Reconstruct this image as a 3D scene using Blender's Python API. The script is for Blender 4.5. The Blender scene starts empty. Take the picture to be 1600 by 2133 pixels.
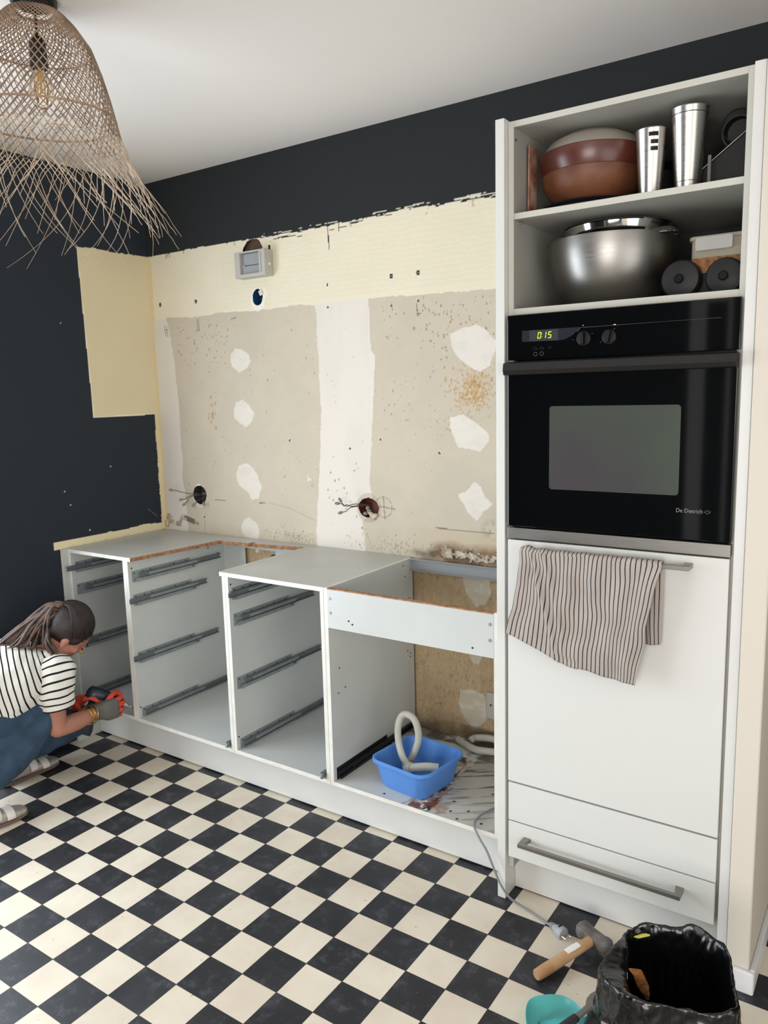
import bpy, bmesh, math, random
import numpy as np
from mathutils import Vector, Matrix
random.seed(7)
SC = bpy.context.scene
COL = SC.collection
PI = math.pi

# ------------------------------------------------------------------ camera, world, light, exposure
cam = bpy.data.objects.new('camera', bpy.data.cameras.new('camera'))
COL.objects.link(cam)
CAM_R = Matrix(((0.8280956, -0.0641755, 0.5569014), (0.5600176, 0.1394622, -0.8166581), (-0.0252573, 0.9881456, 0.1514275)))
cam.matrix_world = Matrix.Translation((3.127, -2.6005, 1.5597)) @ CAM_R.to_4x4()
cam.data.sensor_fit = 'VERTICAL'
cam.data.sensor_height = 24.0
cam.data.lens = 1615.1 / 2133.0 * 24.0
cam.data.clip_start = 0.02
SC.camera = cam
SC.view_settings.view_transform = 'Standard'
SC.view_settings.look = 'None'
SC.view_settings.gamma = 1.0
SC.view_settings.exposure = -0.46
SC.view_settings.use_curve_mapping = False

world = bpy.data.worlds.new('sky')
SC.world = world
world.use_nodes = True
world.node_tree.nodes['Background'].inputs[0].default_value = (0.62, 0.74, 0.90, 1)
world.node_tree.nodes['Background'].inputs[1].default_value = 0.9

def area(name, loc, rot, sx, sy, power, col, spread=180):
    l = bpy.data.lights.new(name, 'AREA')
    l.shape = 'RECTANGLE'; l.size = sx; l.size_y = sy; l.energy = power; l.color = col
    l.spread = math.radians(spread)
    o = bpy.data.objects.new(name, l); COL.objects.link(o)
    o.location = loc; o.rotation_euler = rot
    return o
# daylight entering through the room's three windows (each lamp sits in its window opening)
area('daylight_right_window', (4.78, -2.35, 1.00), (0, PI/2-0.10, 0), 1.75, 2.1, 40, (1.0, 0.965, 0.92))
area('daylight_left_door', (-0.06, -2.01, 1.00), (0, -PI/2+0.05, 0), 1.9, 2.0, 120, (0.84, 0.92, 1.0))
area('daylight_rear_window', (3.35, -5.22, 1.20), (PI/2+0.15, 0, 0), 1.9, 1.5, 125, (1.0, 0.965, 0.93))

# ------------------------------------------------------------------ helpers
def S(r, g, b, a=1.0):
    f = lambda c: (c/255/12.92) if c/255 <= 0.04045 else ((c/255+0.055)/1.055)**2.4
    return (f(r), f(g), f(b), a)

def tag(o, label=None, cat=None, group=None, kind=None):
    if label: o['label'] = label
    if cat: o['category'] = cat
    if group: o['group'] = group
    if kind: o['kind'] = kind
    return o

def empty(name, loc=(0, 0, 0), label=None, cat=None, group=None, rot=(0, 0, 0)):
    o = bpy.data.objects.new(name, None); COL.objects.link(o)
    o.location = loc; o.rotation_euler = rot; o.empty_display_size = 0.05
    return tag(o, label, cat, group)

class MB:
    """collects shapes in one bmesh"""
    def __init__(s): s.b = bmesh.new()
    def box(s, x0, x1, y0, y1, z0, z1, M=None):
        co = [(x, y, z) for x in (x0, x1) for y in (y0, y1) for z in (z0, z1)]
        v = [s.b.verts.new(Vector(c) if M is None else M @ Vector(c)) for c in co]
        for f in ((0, 1, 3, 2), (4, 6, 7, 5), (0, 4, 5, 1), (2, 3, 7, 6), (0, 2, 6, 4), (1, 5, 7, 3)):
            s.b.faces.new([v[i] for i in f])
        return s
    def prism(s, poly, a0, a1, fn):
        """poly of (u,v); fn(u,v,a)->xyz"""
        A = [s.b.verts.new(fn(u, v, a0)) for u, v in poly]; B = [s.b.verts.new(fn(u, v, a1)) for u, v in poly]
        s.b.faces.new(A); s.b.faces.new(B[::-1])
        n = len(poly)
        for i in range(n): s.b.faces.new([A[i], B[i], B[(i+1) % n], A[(i+1) % n]])
        return s
    def lathe(s, prof, M=None, seg=48, closed=False):
        """prof (r,z) about local z"""
        M = M or Matrix()
        rings = []
        for r, z in prof:
            if r < 1e-6: rings.append([s.b.verts.new(M @ Vector((0, 0, z)))])
            else: rings.append([s.b.verts.new(M @ Vector((r*math.cos(2*PI*i/seg), r*math.sin(2*PI*i/seg), z))) for i in range(seg)])
        pairs = list(zip(rings, rings[1:]))
        if closed: pairs.append((rings[-1], rings[0]))
        for A, B in pairs:
            for i in range(seg):
                j = (i+1) % seg
                if len(A) == 1 and len(B) == 1: continue
                if len(A) == 1: s.b.faces.new([A[0], B[i], B[j]])
                elif len(B) == 1: s.b.faces.new([A[i], B[0], A[j]])
                else: s.b.faces.new([A[i], B[i], B[j], A[j]])
        return s
    def tube(s, pts, r, seg=10, caps=True, ribs=0, squash=None):
        pts = [Vector(p) for p in pts]; n = len(pts)
        rad = r if isinstance(r, (list, tuple)) else [r]*n
        prev = None; rings = []
        for i, p in enumerate(pts):
            t = (pts[min(i+1, n-1)] - pts[max(i-1, 0)]).normalized()
            if prev is None:
                a = Vector((0, 0, 1)) if abs(t.z) < 0.9 else Vector((1, 0, 0))
                u = t.cross(a).normalized()
            else:
                u = (prev - t*prev.dot(t)).normalized()
            prev = u; w = t.cross(u)
            rr = rad[i] * (1 + (0.08 if ribs and i % 2 else 0))
            rings.append([s.b.verts.new(p + (u*math.cos(2*PI*k/seg) + w*math.sin(2*PI*k/seg))*rr) for k in range(seg)])
        for A, B in zip(rings, rings[1:]):
            for k in range(seg): s.b.faces.new([A[k], A[(k+1) % seg], B[(k+1) % seg], B[k]])
        if caps: s.b.faces.new(rings[0][::-1]); s.b.faces.new(rings[-1])
        return s
    def loft(s, rings, seg=28, caps=True, power=2.0):
        """rings: (center, uvec, vvec) ; ellipse"""
        R = []
        for c, u, v in rings:
            c, u, v = Vector(c), Vector(u), Vector(v)
            L = []
            for k in range(seg):
                a = 2*PI*k/seg; ca, sa = math.cos(a), math.sin(a)
                e = 2/power
                ca = math.copysign(abs(ca)**e, ca); sa = math.copysign(abs(sa)**e, sa)
                L.append(s.b.verts.new(c + u*ca + v*sa))
            R.append(L)
        for A, B in zip(R, R[1:]):
            for k in range(seg): s.b.faces.new([A[k], A[(k+1) % seg], B[(k+1) % seg], B[k]])
        if caps: s.b.faces.new(R[0][::-1]); s.b.faces.new(R[-1])
        return s
    def ball(s, c, rx, ry=None, rz=None, M=None, seg=20):
        ry = ry or rx; rz = rz or rx
        T = Matrix.Translation(c) @ (M or Matrix()) @ Matrix.Diagonal((rx, ry, rz, 1))
        bmesh.ops.create_uvsphere(s.b, u_segments=seg, v_segments=max(8, seg//2), radius=1, matrix=T)
        return s
    def build(s, name, mat, parent=None, smooth=False, bevel=0, loc=None):
        bmesh.ops.recalc_face_normals(s.b, faces=s.b.faces)
        me = bpy.data.meshes.new(name); s.b.to_mesh(me); s.b.free()
        o = bpy.data.objects.new(name, me); COL.objects.link(o)
        for m in (mat if isinstance(mat, (list, tuple)) else [mat]): me.materials.append(m)
        if smooth:
            me.polygons.foreach_set('use_smooth', [True]*len(me.polygons))
            if smooth != 'all':
                o.modifiers.new('split', 'EDGE_SPLIT').split_angle = math.radians(40)
        if bevel:
            m = o.modifiers.new('bevel', 'BEVEL'); m.width = bevel; m.segments = 2; m.limit_method = 'ANGLE'
        if parent: attach(o, parent)
        return o

def attach(o, parent):
    o.parent = parent
    if parent.type == 'EMPTY' or parent.matrix_world != Matrix():
        o.matrix_parent_inverse = world_m(parent).inverted()
    return o
def world_m(o):
    m = Matrix.LocRotScale(o.location, o.rotation_euler, o.scale)
    return (world_m(o.parent) @ o.matrix_parent_inverse @ m) if o.parent else m

def box(name, mat, x0, x1, y0, y1, z0, z1, parent=None, bevel=0.001):
    return MB().box(x0, x1, y0, y1, z0, z1).build(name, mat, parent, bevel=bevel)

def spline(pts, n=8):
    """catmull-rom through pts"""
    P_ = [Vector(p) for p in pts]; P_ = [2*P_[0]-P_[1]] + P_ + [2*P_[-1]-P_[-2]]
    out = []
    for i in range(1, len(P_)-2):
        for k in range(n):
            t = k/n
            a, b, c, d = P_[i-1], P_[i], P_[i+1], P_[i+2]
            out.append(0.5*((2*b) + (c-a)*t + (2*a-5*b+4*c-d)*t*t + (3*b-a-3*c+d)*t**3))
    out.append(P_[-2])
    return out

# ------------------------------------------------------------------ materials
def mat(name, col, rough=0.5, metal=0.0, noise=0.0, nscale=8, bump=0.0, bscale=60, spec=0.5, col2=None, thr=None, aniso=None, **kw):
    m = bpy.data.materials.new(name); m.use_nodes = True
    nt = m.node_tree; P = nt.nodes['Principled BSDF']
    P.inputs['Base Color'].default_value = col; P.inputs['Roughness'].default_value = rough
    P.inputs['Metallic'].default_value = metal; P.inputs['Specular IOR Level'].default_value = spec
    for k, v in kw.items(): P.inputs[k.replace('_', ' ')].default_value = v
    tc = nt.nodes.new('ShaderNodeTexCoord')
    if noise or col2:
        n = nt.nodes.new('ShaderNodeTexNoise'); n.inputs['Scale'].default_value = nscale; n.inputs['Detail'].default_value = 6
        nt.links.new(tc.outputs['Object'], n.inputs['Vector'])
        mx = nt.nodes.new('ShaderNodeMix'); mx.data_type = 'RGBA'
        a = col; b = col2 or tuple(c*(1-noise) for c in col[:3]) + (1,)
        mx.inputs[6].default_value = a; mx.inputs[7].default_value = b
        rp = nt.nodes.new('ShaderNodeMapRange')
        lo, hi = thr or (0.35, 0.7)
        rp.inputs['From Min'].default_value = lo; rp.inputs['From Max'].default_value = hi
        nt.links.new(n.outputs['Fac'], rp.inputs['Value']); nt.links.new(rp.outputs[0], mx.inputs[0])
        nt.links.new(mx.outputs[2], P.inputs['Base Color'])
    if bump:
        n2 = nt.nodes.new('ShaderNodeTexNoise'); n2.inputs['Scale'].default_value = bscale; n2.inputs['Detail'].default_value = 4
        nt.links.new(tc.outputs['Object'], n2.inputs['Vector'])
        bp = nt.nodes.new('ShaderNodeBump'); bp.inputs['Strength'].default_value = bump; bp.inputs['Distance'].default_value = 0.002
        nt.links.new(n2.outputs['Fac'], bp.inputs['Height']); nt.links.new(bp.outputs[0], P.inputs['Normal'])
    return m

def attr_mat(name, rough=0.8, bump=0.15, bscale=400, spec=0.3):
    m = mat(name, (0.5, 0.5, 0.5, 1), rough, spec=spec, bump=bump, bscale=bscale)
    nt = m.node_tree
    a = nt.nodes.new('ShaderNodeAttribute'); a.attribute_name = 'tone'
    nt.links.new(a.outputs['Color'], nt.nodes['Principled BSDF'].inputs['Base Color'])
    return m

M_DARK = mat('dark_wall_paint', S(37, 40, 42), 0.85, spec=0.3, bump=0.25, bscale=260)
M_DARKL = mat('dark_wall_paint_sky_tinted', S(40, 47, 55), 0.85, spec=0.3, bump=0.25, bscale=260)  # same dark paint, with the cool sky sheen mixed into its colour
M_CEIL = mat('ceiling_paint', S(226, 221, 216), 0.9, spec=0.2, bump=0.05, bscale=200)
M_WALLP = mat('pale_wall_paint', S(210, 202, 190), 0.85, spec=0.2, bump=0.1, bscale=120)
M_WHITE = mat('white_lacquer', S(211, 211, 207), 0.35, bump=0.02, bscale=500)
M_TRIM = mat('white_trim_paint', S(222, 222, 222), 0.4)
M_MELA = mat('white_melamine', S(194, 197, 194), 0.42, noise=0.06, nscale=5)
M_CARC = mat('shade_toned_grey_carcass', S(160, 159, 151), 0.5)  # grey carcass boards, set darker to stand in for shelf shade
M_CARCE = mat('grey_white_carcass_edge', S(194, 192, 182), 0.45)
M_MELATOP = mat('dusty_melamine_top', S(196, 197, 192), 0.4, noise=0.14, nscale=4)
M_EDGE = mat('melamine_edge', S(222, 220, 212), 0.45, noise=0.12, nscale=18)
M_CHIP = mat('raw_chipboard', S(176, 132, 96), 0.9, col2=S(120, 82, 55), nscale=60, bump=0.6, bscale=300)
M_SLIDE = mat('galvanised_steel', S(150, 157, 157), 0.40, metal=0.35, noise=0.15, nscale=30)
M_SLIDE2 = mat('galvanised_steel_dark', S(118, 126, 128), 0.42, metal=0.35, noise=0.15, nscale=30)
M_SLIDED = mat('grimy_steel', S(52, 54, 56), 0.5, metal=0.7, noise=0.3, nscale=30)
M_HOLE = mat('hole_black', S(26, 24, 23), 0.9)
M_STEEL = mat('brushed_steel', S(196, 192, 186), 0.28, metal=1.0)
M_STEELM = mat('satin_steel', S(150, 147, 142), 0.36, metal=1.0)
M_POLISH = mat('polished_steel', S(205, 203, 198), 0.09, metal=1.0)
M_BLKGLASS = mat('black_glass', S(9, 10, 11), 0.045, spec=0.55)
M_BLKPLAST = mat('black_plastic', S(14, 14, 15), 0.2)
M_KNOB = mat('matt_black_plastic', S(14, 14, 15), 0.5, spec=0.25)
M_OVENWIN = mat('oven_window_glass', S(84, 80, 84), 0.14, metal=0.3, col2=S(84, 94, 82), nscale=3.0)
M_DISPLAY = mat('display_grey', S(58, 60, 62), 0.2)
M_DISPLAY2 = mat('display_surround', S(38, 41, 50), 0.2)
M_DIGIT = mat('digit_glow', S(200, 220, 60), 0.5, Emission_Color=S(205, 235, 70), Emission_Strength=0.9)
M_MARK = mat('grey_print', S(120, 122, 122), 0.5)
M_MARK2 = mat('faint_print', S(64, 66, 66), 0.5)
M_BLUE = mat('blue_plastic', S(84, 140, 214), 0.35, noise=0.1, nscale=12)
M_HOSE = mat('grey_hose', S(186, 184, 172), 0.5, noise=0.12, nscale=20)
M_CABLE = mat('grey_cable', S(128, 130, 134), 0.5)
M_PLUG = mat('grey_plug', S(158, 162, 166), 0.45)
M_WOOD = mat('hammer_wood', S(196, 158, 118), 0.55, col2=S(166, 122, 82), nscale=14)
M_HEAD = mat('hammer_steel', S(128, 124, 118), 0.4, metal=0.3, col2=S(74, 68, 64), nscale=30, bump=0.3, bscale=80)
M_PAPERL = mat('white_sticker', S(236, 234, 230), 0.6)
M_TURQ = mat('turquoise_plastic', S(92, 186, 184), 0.4)
M_BRISTLE = mat('turquoise_bristle', S(70, 160, 160), 0.7)
M_RUBBER = mat('black_rubber', S(30, 30, 32), 0.55)
M_GUN = mat('gunmetal', S(112, 106, 100), 0.35, metal=0.4)
M_ORANGE = mat('orange_button', S(226, 92, 44), 0.5)
M_BAG = mat('black_bin_bag', S(8, 8, 9), 0.2, spec=0.5, bump=0.5, bscale=18)
M_BIN = mat('white_bin', S(226, 226, 222), 0.4)
M_FOIL = mat('copper_foil', S(206, 148, 88), 0.25, metal=0.5, col2=S(120, 70, 34), nscale=60, bump=0.8, bscale=60)
M_RATTAN = mat('rattan', S(166, 140, 116), 0.65, col2=S(126, 100, 80), nscale=22)
M_RATTANL = mat('rattan_fringe', S(205, 186, 162), 0.6, col2=S(160, 136, 114), nscale=16)
M_BLACKM = mat('black_metal', S(26, 25, 25), 0.35)
M_GLASSB = mat('bulb_glass', (1, 0.93, 0.8, 1), 0.02, Transmission_Weight=1.0, IOR=1.15)
M_AMBER = mat('amber_filament', S(222, 180, 110), 0.4)
M_TERRA = mat('terracotta_glaze', S(98, 50, 38), 0.3, col2=S(76, 38, 30), nscale=7, spec=0.6)
M_BOWLW = mat('wood_bowl', S(128, 78, 50), 0.5, col2=S(92, 52, 34), nscale=12)
M_CERAM = mat('white_ceramic', S(168, 160, 150), 0.3)
M_DPLATE = mat('dark_plate', S(34, 34, 38), 0.25)
M_IRON = mat('black_iron', S(19, 20, 21), 0.55)
M_TUBCLEAR = mat('clear_tub', S(186, 176, 156), 0.25, Alpha=0.8)
M_GRAIN = mat('brown_grains', S(178, 128, 84), 0.8, col2=S(120, 76, 44), nscale=90)
M_CREAM = mat('cream_wall_board', S(226, 212, 178), 0.8, noise=0.08, nscale=12)
M_VENT = mat('grey_vent_plastic', S(186, 184, 176), 0.5, noise=0.08)
M_VENTD = mat('vent_flap', S(150, 154, 157), 0.5)
M_BROWNH = mat('torn_board', S(104, 84, 70), 0.95, bump=0.8, bscale=60)
M_BLUEBOX = mat('blue_junction_box', S(26, 74, 116), 0.5)
M_REDBOX = mat('red_brown_box', S(104, 44, 30), 0.6)
M_WIRE = mat('grey_wire', S(72, 66, 66), 0.5)
M_CONN = mat('wire_connector', S(132, 128, 122), 0.4)
M_PLASTER = mat('crumbled_plaster', S(216, 208, 192), 0.95, col2=S(150, 132, 112), nscale=40, bump=0.9, bscale=60)
M_SKIN = mat('skin', S(182, 126, 106), 0.5, noise=0.12, nscale=14, Subsurface_Weight=0.08)
M_HAIR = mat('dark_brown_hair', S(46, 34, 30), 0.5, col2=S(30, 22, 20), nscale=30, spec=0.5, bump=0.6, bscale=160)
M_HAIRL = mat('brown_hair_strands', S(100, 76, 64), 0.4, col2=S(48, 36, 32), nscale=26, spec=0.7)
M_JEANS = mat('blue_denim', S(58, 84, 108), 0.85, col2=S(38, 56, 76), nscale=9, bump=0.5, bscale=300)
M_JEANSD = mat('dark_denim', S(30, 40, 52), 0.85, bump=0.5, bscale=300)
M_SHOE = mat('silver_leather', S(205, 200, 188), 0.32, metal=0.35, col2=S(168, 160, 146), nscale=10)
M_SOLE = mat('shoe_sole', S(112, 92, 84), 0.7)
M_SOCK = mat('white_insole', S(226, 222, 216), 0.7)
M_GOLD = mat('gold', S(214, 178, 96), 0.18, metal=1.0)
M_GLOVEO = mat('orange_glove_knit', S(222, 84, 62), 0.8, col2=S(190, 66, 52), nscale=40, bump=0.6, bscale=350)
M_GLOVEG = mat('grey_glove_coating', S(96, 92, 88), 0.6, bump=0.4, bscale=120)
M_DRILL = mat('navy_tool_plastic', S(28, 40, 52), 0.35)
M_CHROME = mat('chrome', S(220, 220, 220), 0.1, metal=1.0)

def brushed(m, axis_scale):
    """fine stretched noise driving the gloss, as on brushed steel"""
    nt = m.node_tree; tc = nt.nodes.new('ShaderNodeTexCoord'); mp = nt.nodes.new('ShaderNodeMapping')
    mp.inputs['Scale'].default_value = axis_scale
    n = nt.nodes.new('ShaderNodeTexNoise'); n.inputs['Scale'].default_value = 20
    nt.links.new(tc.outputs['Object'], mp.inputs[0]); nt.links.new(mp.outputs[0], n.inputs['Vector'])
    r = nt.nodes.new('ShaderNodeMapRange'); b = nt.nodes['Principled BSDF'].inputs['Roughness'].default_value
    r.inputs['To Min'].default_value = b*0.8; r.inputs['To Max'].default_value = b*1.3
    nt.links.new(n.outputs['Fac'], r.inputs['Value']); nt.links.new(r.outputs[0], nt.nodes['Principled BSDF'].inputs['Roughness'])
brushed(M_STEEL, (1, 1, 30)); brushed(M_STEELM, (1, 1, 30))

def stripe_mat(name, base, dark, attr, period, width, rough=0.85, base2=None):
    m = mat(name, base, rough, bump=0.3, bscale=500, spec=0.2)
    nt = m.node_tree
    a = nt.nodes.new('ShaderNodeAttribute'); a.attribute_name = attr
    d = nt.nodes.new('ShaderNodeMath'); d.operation = 'MULTIPLY'; d.inputs[1].default_value = 1/period
    f = nt.nodes.new('ShaderNodeMath'); f.operation = 'FRACT'
    l = nt.nodes.new('ShaderNodeMath'); l.operation = 'LESS_THAN'; l.inputs[1].default_value = width/period
    mx = nt.nodes.new('ShaderNodeMix'); mx.data_type = 'RGBA'
    nt.links.new(a.outputs['Fac'], d.inputs[0]); nt.links.new(d.outputs[0], f.inputs[0]); nt.links.new(f.outputs[0], l.inputs[0])
    nt.links.new(l.outputs[0], mx.inputs[0]); mx.inputs[6].default_value = base; mx.inputs[7].default_value = dark
    if base2:
        n = nt.nodes.new('ShaderNodeTexNoise'); n.inputs['Scale'].default_value = 14; tc = nt.nodes.new('ShaderNodeTexCoord')
        nt.links.new(tc.outputs['Object'], n.inputs['Vector'])
        m2 = nt.nodes.new('ShaderNodeMix'); m2.data_type = 'RGBA'
        m2.inputs[6].default_value = base; m2.inputs[7].default_value = base2
        nt.links.new(n.outputs['Fac'], m2.inputs[0]); nt.links.new(m2.outputs[2], mx.inputs[6])
    nt.links.new(mx.outputs[2], nt.nodes['Principled BSDF'].inputs['Base Color'])
    return m
M_TOWEL = stripe_mat('striped_towel_linen', S(182, 172, 164), S(34, 34, 38), 'stripe', 0.0118, 0.0025, base2=S(156, 147, 142))
M_SHIRT = stripe_mat('striped_cotton', S(232, 230, 222), S(28, 28, 34), 'stripe', 0.024, 0.0058)

# ------------------------------------------------------------------ numpy painting of colour patterns that belong to the surfaces
def _hash(ix, iy, seed):
    h = (ix.astype(np.int64)*374761393 + iy.astype(np.int64)*668265263 + seed*974634777) & 0xffffffff
    h = ((h ^ (h >> 13))*1274126177) & 0xffffffff
    return ((h ^ (h >> 16)) & 0xffff)/65535.0
def vn(x, y, sc, seed=0):
    x = x*sc; y = y*sc; ix = np.floor(x); iy = np.floor(y); fx = x-ix; fy = y-iy
    fx = fx*fx*(3-2*fx); fy = fy*fy*(3-2*fy)
    return ((_hash(ix, iy, seed)*(1-fx)+_hash(ix+1, iy, seed)*fx)*(1-fy)+(_hash(ix, iy+1, seed)*(1-fx)+_hash(ix+1, iy+1, seed)*fx)*fy)
def fbm(x, y, sc, seed=0, o=4):
    t = 0; a = 0.5; s = 0
    for i in range(o): t = t+a*vn(x, y, sc*2**i, seed+i*17); s += a; a *= 0.55
    return t/s
def inpoly(X, Y, poly):
    r = np.zeros(X.shape, bool); n = len(poly)
    for i in range(n):
        x0, y0 = poly[i]; x1, y1 = poly[(i+1) % n]
        c = ((y0 > Y) != (y1 > Y))
        r ^= c & (X < (x1-x0)*(Y-y0)/((y1-y0) if y1 != y0 else 1e-9)+x0)
    return r
def lin(r, g, b): return np.array(S(r, g, b)[:3])
def put(C, m, col, a=1.0):
    m = m.astype(float)*a
    C[...] = C*(1-m[..., None]) + np.asarray(col)*m[..., None]

def grid_mesh(name, U, V, fn, colfn, material, keep=None, parent=None, disp=None):
    """fine grid U x V mapped by fn to xyz with colour attribute 'tone'"""
    UU, VV = np.meshgrid(U, V, indexing='ij')
    xyz = fn(UU, VV)
    nu, nv = len(U), len(V)
    idx = np.arange(nu*nv).reshape(nu, nv)
    q = np.stack([idx[:-1, :-1], idx[1:, :-1], idx[1:, 1:], idx[:-1, 1:]], -1).reshape(-1, 4)
    if keep is not None:
        uc = (UU[:-1, :-1]+UU[1:, 1:])/2; vc = (VV[:-1, :-1]+VV[1:, 1:])/2
        q = q[keep(uc, vc).reshape(-1)]
    me = bpy.data.meshes.new(name)
    me.vertices.add(nu*nv); me.vertices.foreach_set('co', np.stack(xyz, -1).reshape(-1).astype(np.float32))
    me.loops.add(len(q)*4); me.loops.foreach_set('vertex_index', q.reshape(-1).astype(np.int32))
    me.polygons.add(len(q)); me.polygons.foreach_set('loop_start', np.arange(0, len(q)*4, 4, dtype=np.int32))
    me.update(); me.validate()
    C = colfn(UU, VV)
    at = me.color_attributes.new('tone', 'FLOAT_COLOR', 'POINT')
    rgba = np.ones((nu*nv, 4), np.float32); rgba[:, :3] = np.clip(C.reshape(-1, 3), 0, 1)
    at.data.foreach_set('color', rgba.reshape(-1))
    me.polygons.foreach_set('use_smooth', [True]*len(me.polygons))
    me.materials.append(material)
    o = bpy.data.objects.new(name, me); COL.objects.link(o)
    if parent: attach(o, parent)
    return o

# ------------------------------------------------------------------ the room
CEIL = 2.574
XR, YR = 4.8, -5.2
def quads(name, L, m, kind='structure'):
    b = MB()
    for a in L: b.box(*a)
    return tag(b.build(name, m), kind=kind)
# floor: small black and cream vinyl squares
MF = bpy.data.materials.new('checker_vinyl'); MF.use_nodes = True
nt = MF.node_tree; N = nt.nodes; L = nt.links; PF = N['Principled BSDF']
def nd(t, **k):
    n = N.new(t)
    for a, v in k.items(): setattr(n, a, v)
    return n
def mth(op, a, b=None, c=None):
    n = nd('ShaderNodeMath', operation=op)
    for i, v in enumerate((a, b, c)):
        if v is None: continue
        if isinstance(v, (int, float)): n.inputs[i].default_value = v
        else: L.new(v, n.inputs[i])
    return n.outputs[0]
tc = nd('ShaderNodeTexCoord'); sp = nd('ShaderNodeSeparateXYZ'); L.new(tc.outputs['Object'], sp.inputs[0])
TS = 0.12402
u = mth('DIVIDE', mth('SUBTRACT', sp.outputs[0], 1.3338), TS); v = mth('DIVIDE', mth('SUBTRACT', sp.outputs[1], -0.5176), TS)
par = mth('FRACT', mth('MULTIPLY', mth('ADD', mth('FLOOR', u), mth('FLOOR', v)), 0.5))
isblk = mth('GREATER_THAN', mth('ABSOLUTE', par), 0.25)
def seam(w):
    f = mth('FRACT', w); return mth('MINIMUM', f, mth('SUBTRACT', 1.0, f))
sm = mth('LESS_THAN', mth('MINIMUM', seam(u), seam(v)), 0.008)
def noise(scale, detail=5, rough=0.6):
    n = nd('ShaderNodeTexNoise'); n.inputs['Scale'].default_value = scale; n.inputs['Detail'].default_value = detail; n.inputs['Roughness'].default_value = rough
    L.new(tc.outputs['Object'], n.inputs['Vector']); return n.outputs['Fac']
def ramp(v, a, b):
    n = nd('ShaderNodeMapRange'); n.inputs['From Min'].default_value = a; n.inputs['From Max'].default_value = b; L.new(v, n.inputs['Value']); return n.outputs[0]
def mix(f, a, b):
    n = nd('ShaderNodeMix', data_type='RGBA')
    L.new(f, n.inputs[0])
    for i, c in ((6, a), (7, b)):
        if isinstance(c, tuple): n.inputs[i].default_value = c
        else: L.new(c, n.inputs[i])
    return n.outputs[2]
wn = nd('ShaderNodeTexWhiteNoise', noise_dimensions='2D'); cb = nd('ShaderNodeCombineXYZ')
L.new(mth('FLOOR', u), cb.inputs[0]); L.new(mth('FLOOR', v), cb.inputs[1]); L.new(cb.outputs[0], wn.inputs['Vector'])
cream = mix(ramp(noise(5), 0.35, 0.7), S(230, 221, 202), S(214, 200, 180))
cream = mix(mth('MULTIPLY', wn.outputs['Value'], 0.35), cream, S(206, 194, 176))
cream = mix(ramp(noise(55, 2), 0.72, 0.76), cream, S(150, 132, 112))
black = mix(ramp(noise(4), 0.4, 0.7), S(31, 32, 36), S(44, 45, 50))
black = mix(ramp(noise(16, 9, 0.8), 0.52, 0.76), black, S(92, 93, 100))
black = mix(ramp(noise(120, 1), 0.80, 0.82), black, S(170, 168, 165))
col = mix(isblk, cream, black); col = mix(sm, col, S(40, 38, 38))
L.new(col, PF.inputs['Base Color'])
L.new(mth('ADD', mth('MULTIPLY', noise(12), 0.16), mth('MULTIPLY', isblk, 0.02)), PF.inputs['Roughness'])
rr = mth('ADD', mth('MULTIPLY', noise(12), 0.16), 0.40); L.new(rr, PF.inputs['Roughness'])
PF.inputs['Specular IOR Level'].default_value = 0.5
bp = nd('ShaderNodeBump'); bp.inputs['Strength'].default_value = 0.2; bp.inputs['Distance'].default_value = 0.0015
L.new(mth('SUBTRACT', noise(30), mth('MULTIPLY', sm, 0.8)), bp.inputs['Height']); L.new(bp.outputs[0], PF.inputs['Normal'])
tag(MB().box(-0.1, XR+0.1, YR-0.1, 0.12, -0.06, 0.0).build('floor', MF), kind='structure')
tag(MB().box(-0.1, XR+0.1, YR-0.1, 0.12, CEIL, CEIL+0.08).build('ceiling', M_CEIL), kind='structure')

# back wall --------------------------------------------------------
M_WALLT = attr_mat('kitchen_wall_finish', 0.85, bump=0.25, bscale=260)
CRm, GRY, FIL, DRK = lin(230, 221, 197), lin(200, 190, 171), lin(223, 216, 205), np.array(S(37, 40, 42)[:3])
sockL, sockR, BLUEH = (0.268, 1.092, 0.046), (1.277, 1.090, 0.052), (0.711, 1.990, 0.030)
def poly_noisy(X, Z, poly, amp, sc, seed):
    dx = (fbm(X, Z, sc, seed)-0.5)*2*amp; dz = (fbm(X, Z, sc, seed+50)-0.5)*2*amp
    return inpoly(X+dx, Z+dz, poly)
GL = [(0.105, 1.945), (0.30, 1.936), (0.495, 1.940), (0.782, 1.934), (0.93, 1.938), (1.034, 1.928), (1.040, 1.685), (1.042, 1.463), (1.022, 1.216), (1.000, 1.068), (0.990, 0.88), (0.168, 0.88), (0.171, 1.016), (0.160, 1.136), (0.150, 1.18), (0.162, 1.25), (0.155, 1.326), (0.160, 1.513), (0.152, 1.652), (0.141, 1.79), (0.128, 1.881)]
GR = [(1.302, 1.934), (1.469, 1.927), (1.670, 1.923), (1.819, 1.921), (2.2, 1.90), (2.2, 0.10), (1.26, 0.10), (1.255, 0.93), (1.245, 1.033), (1.292, 1.06), (1.296, 1.127), (1.286, 1.207), (1.305, 1.404), (1.316, 1.54), (1.330, 1.71), (1.309, 1.73), (1.309, 1.824)]
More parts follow.
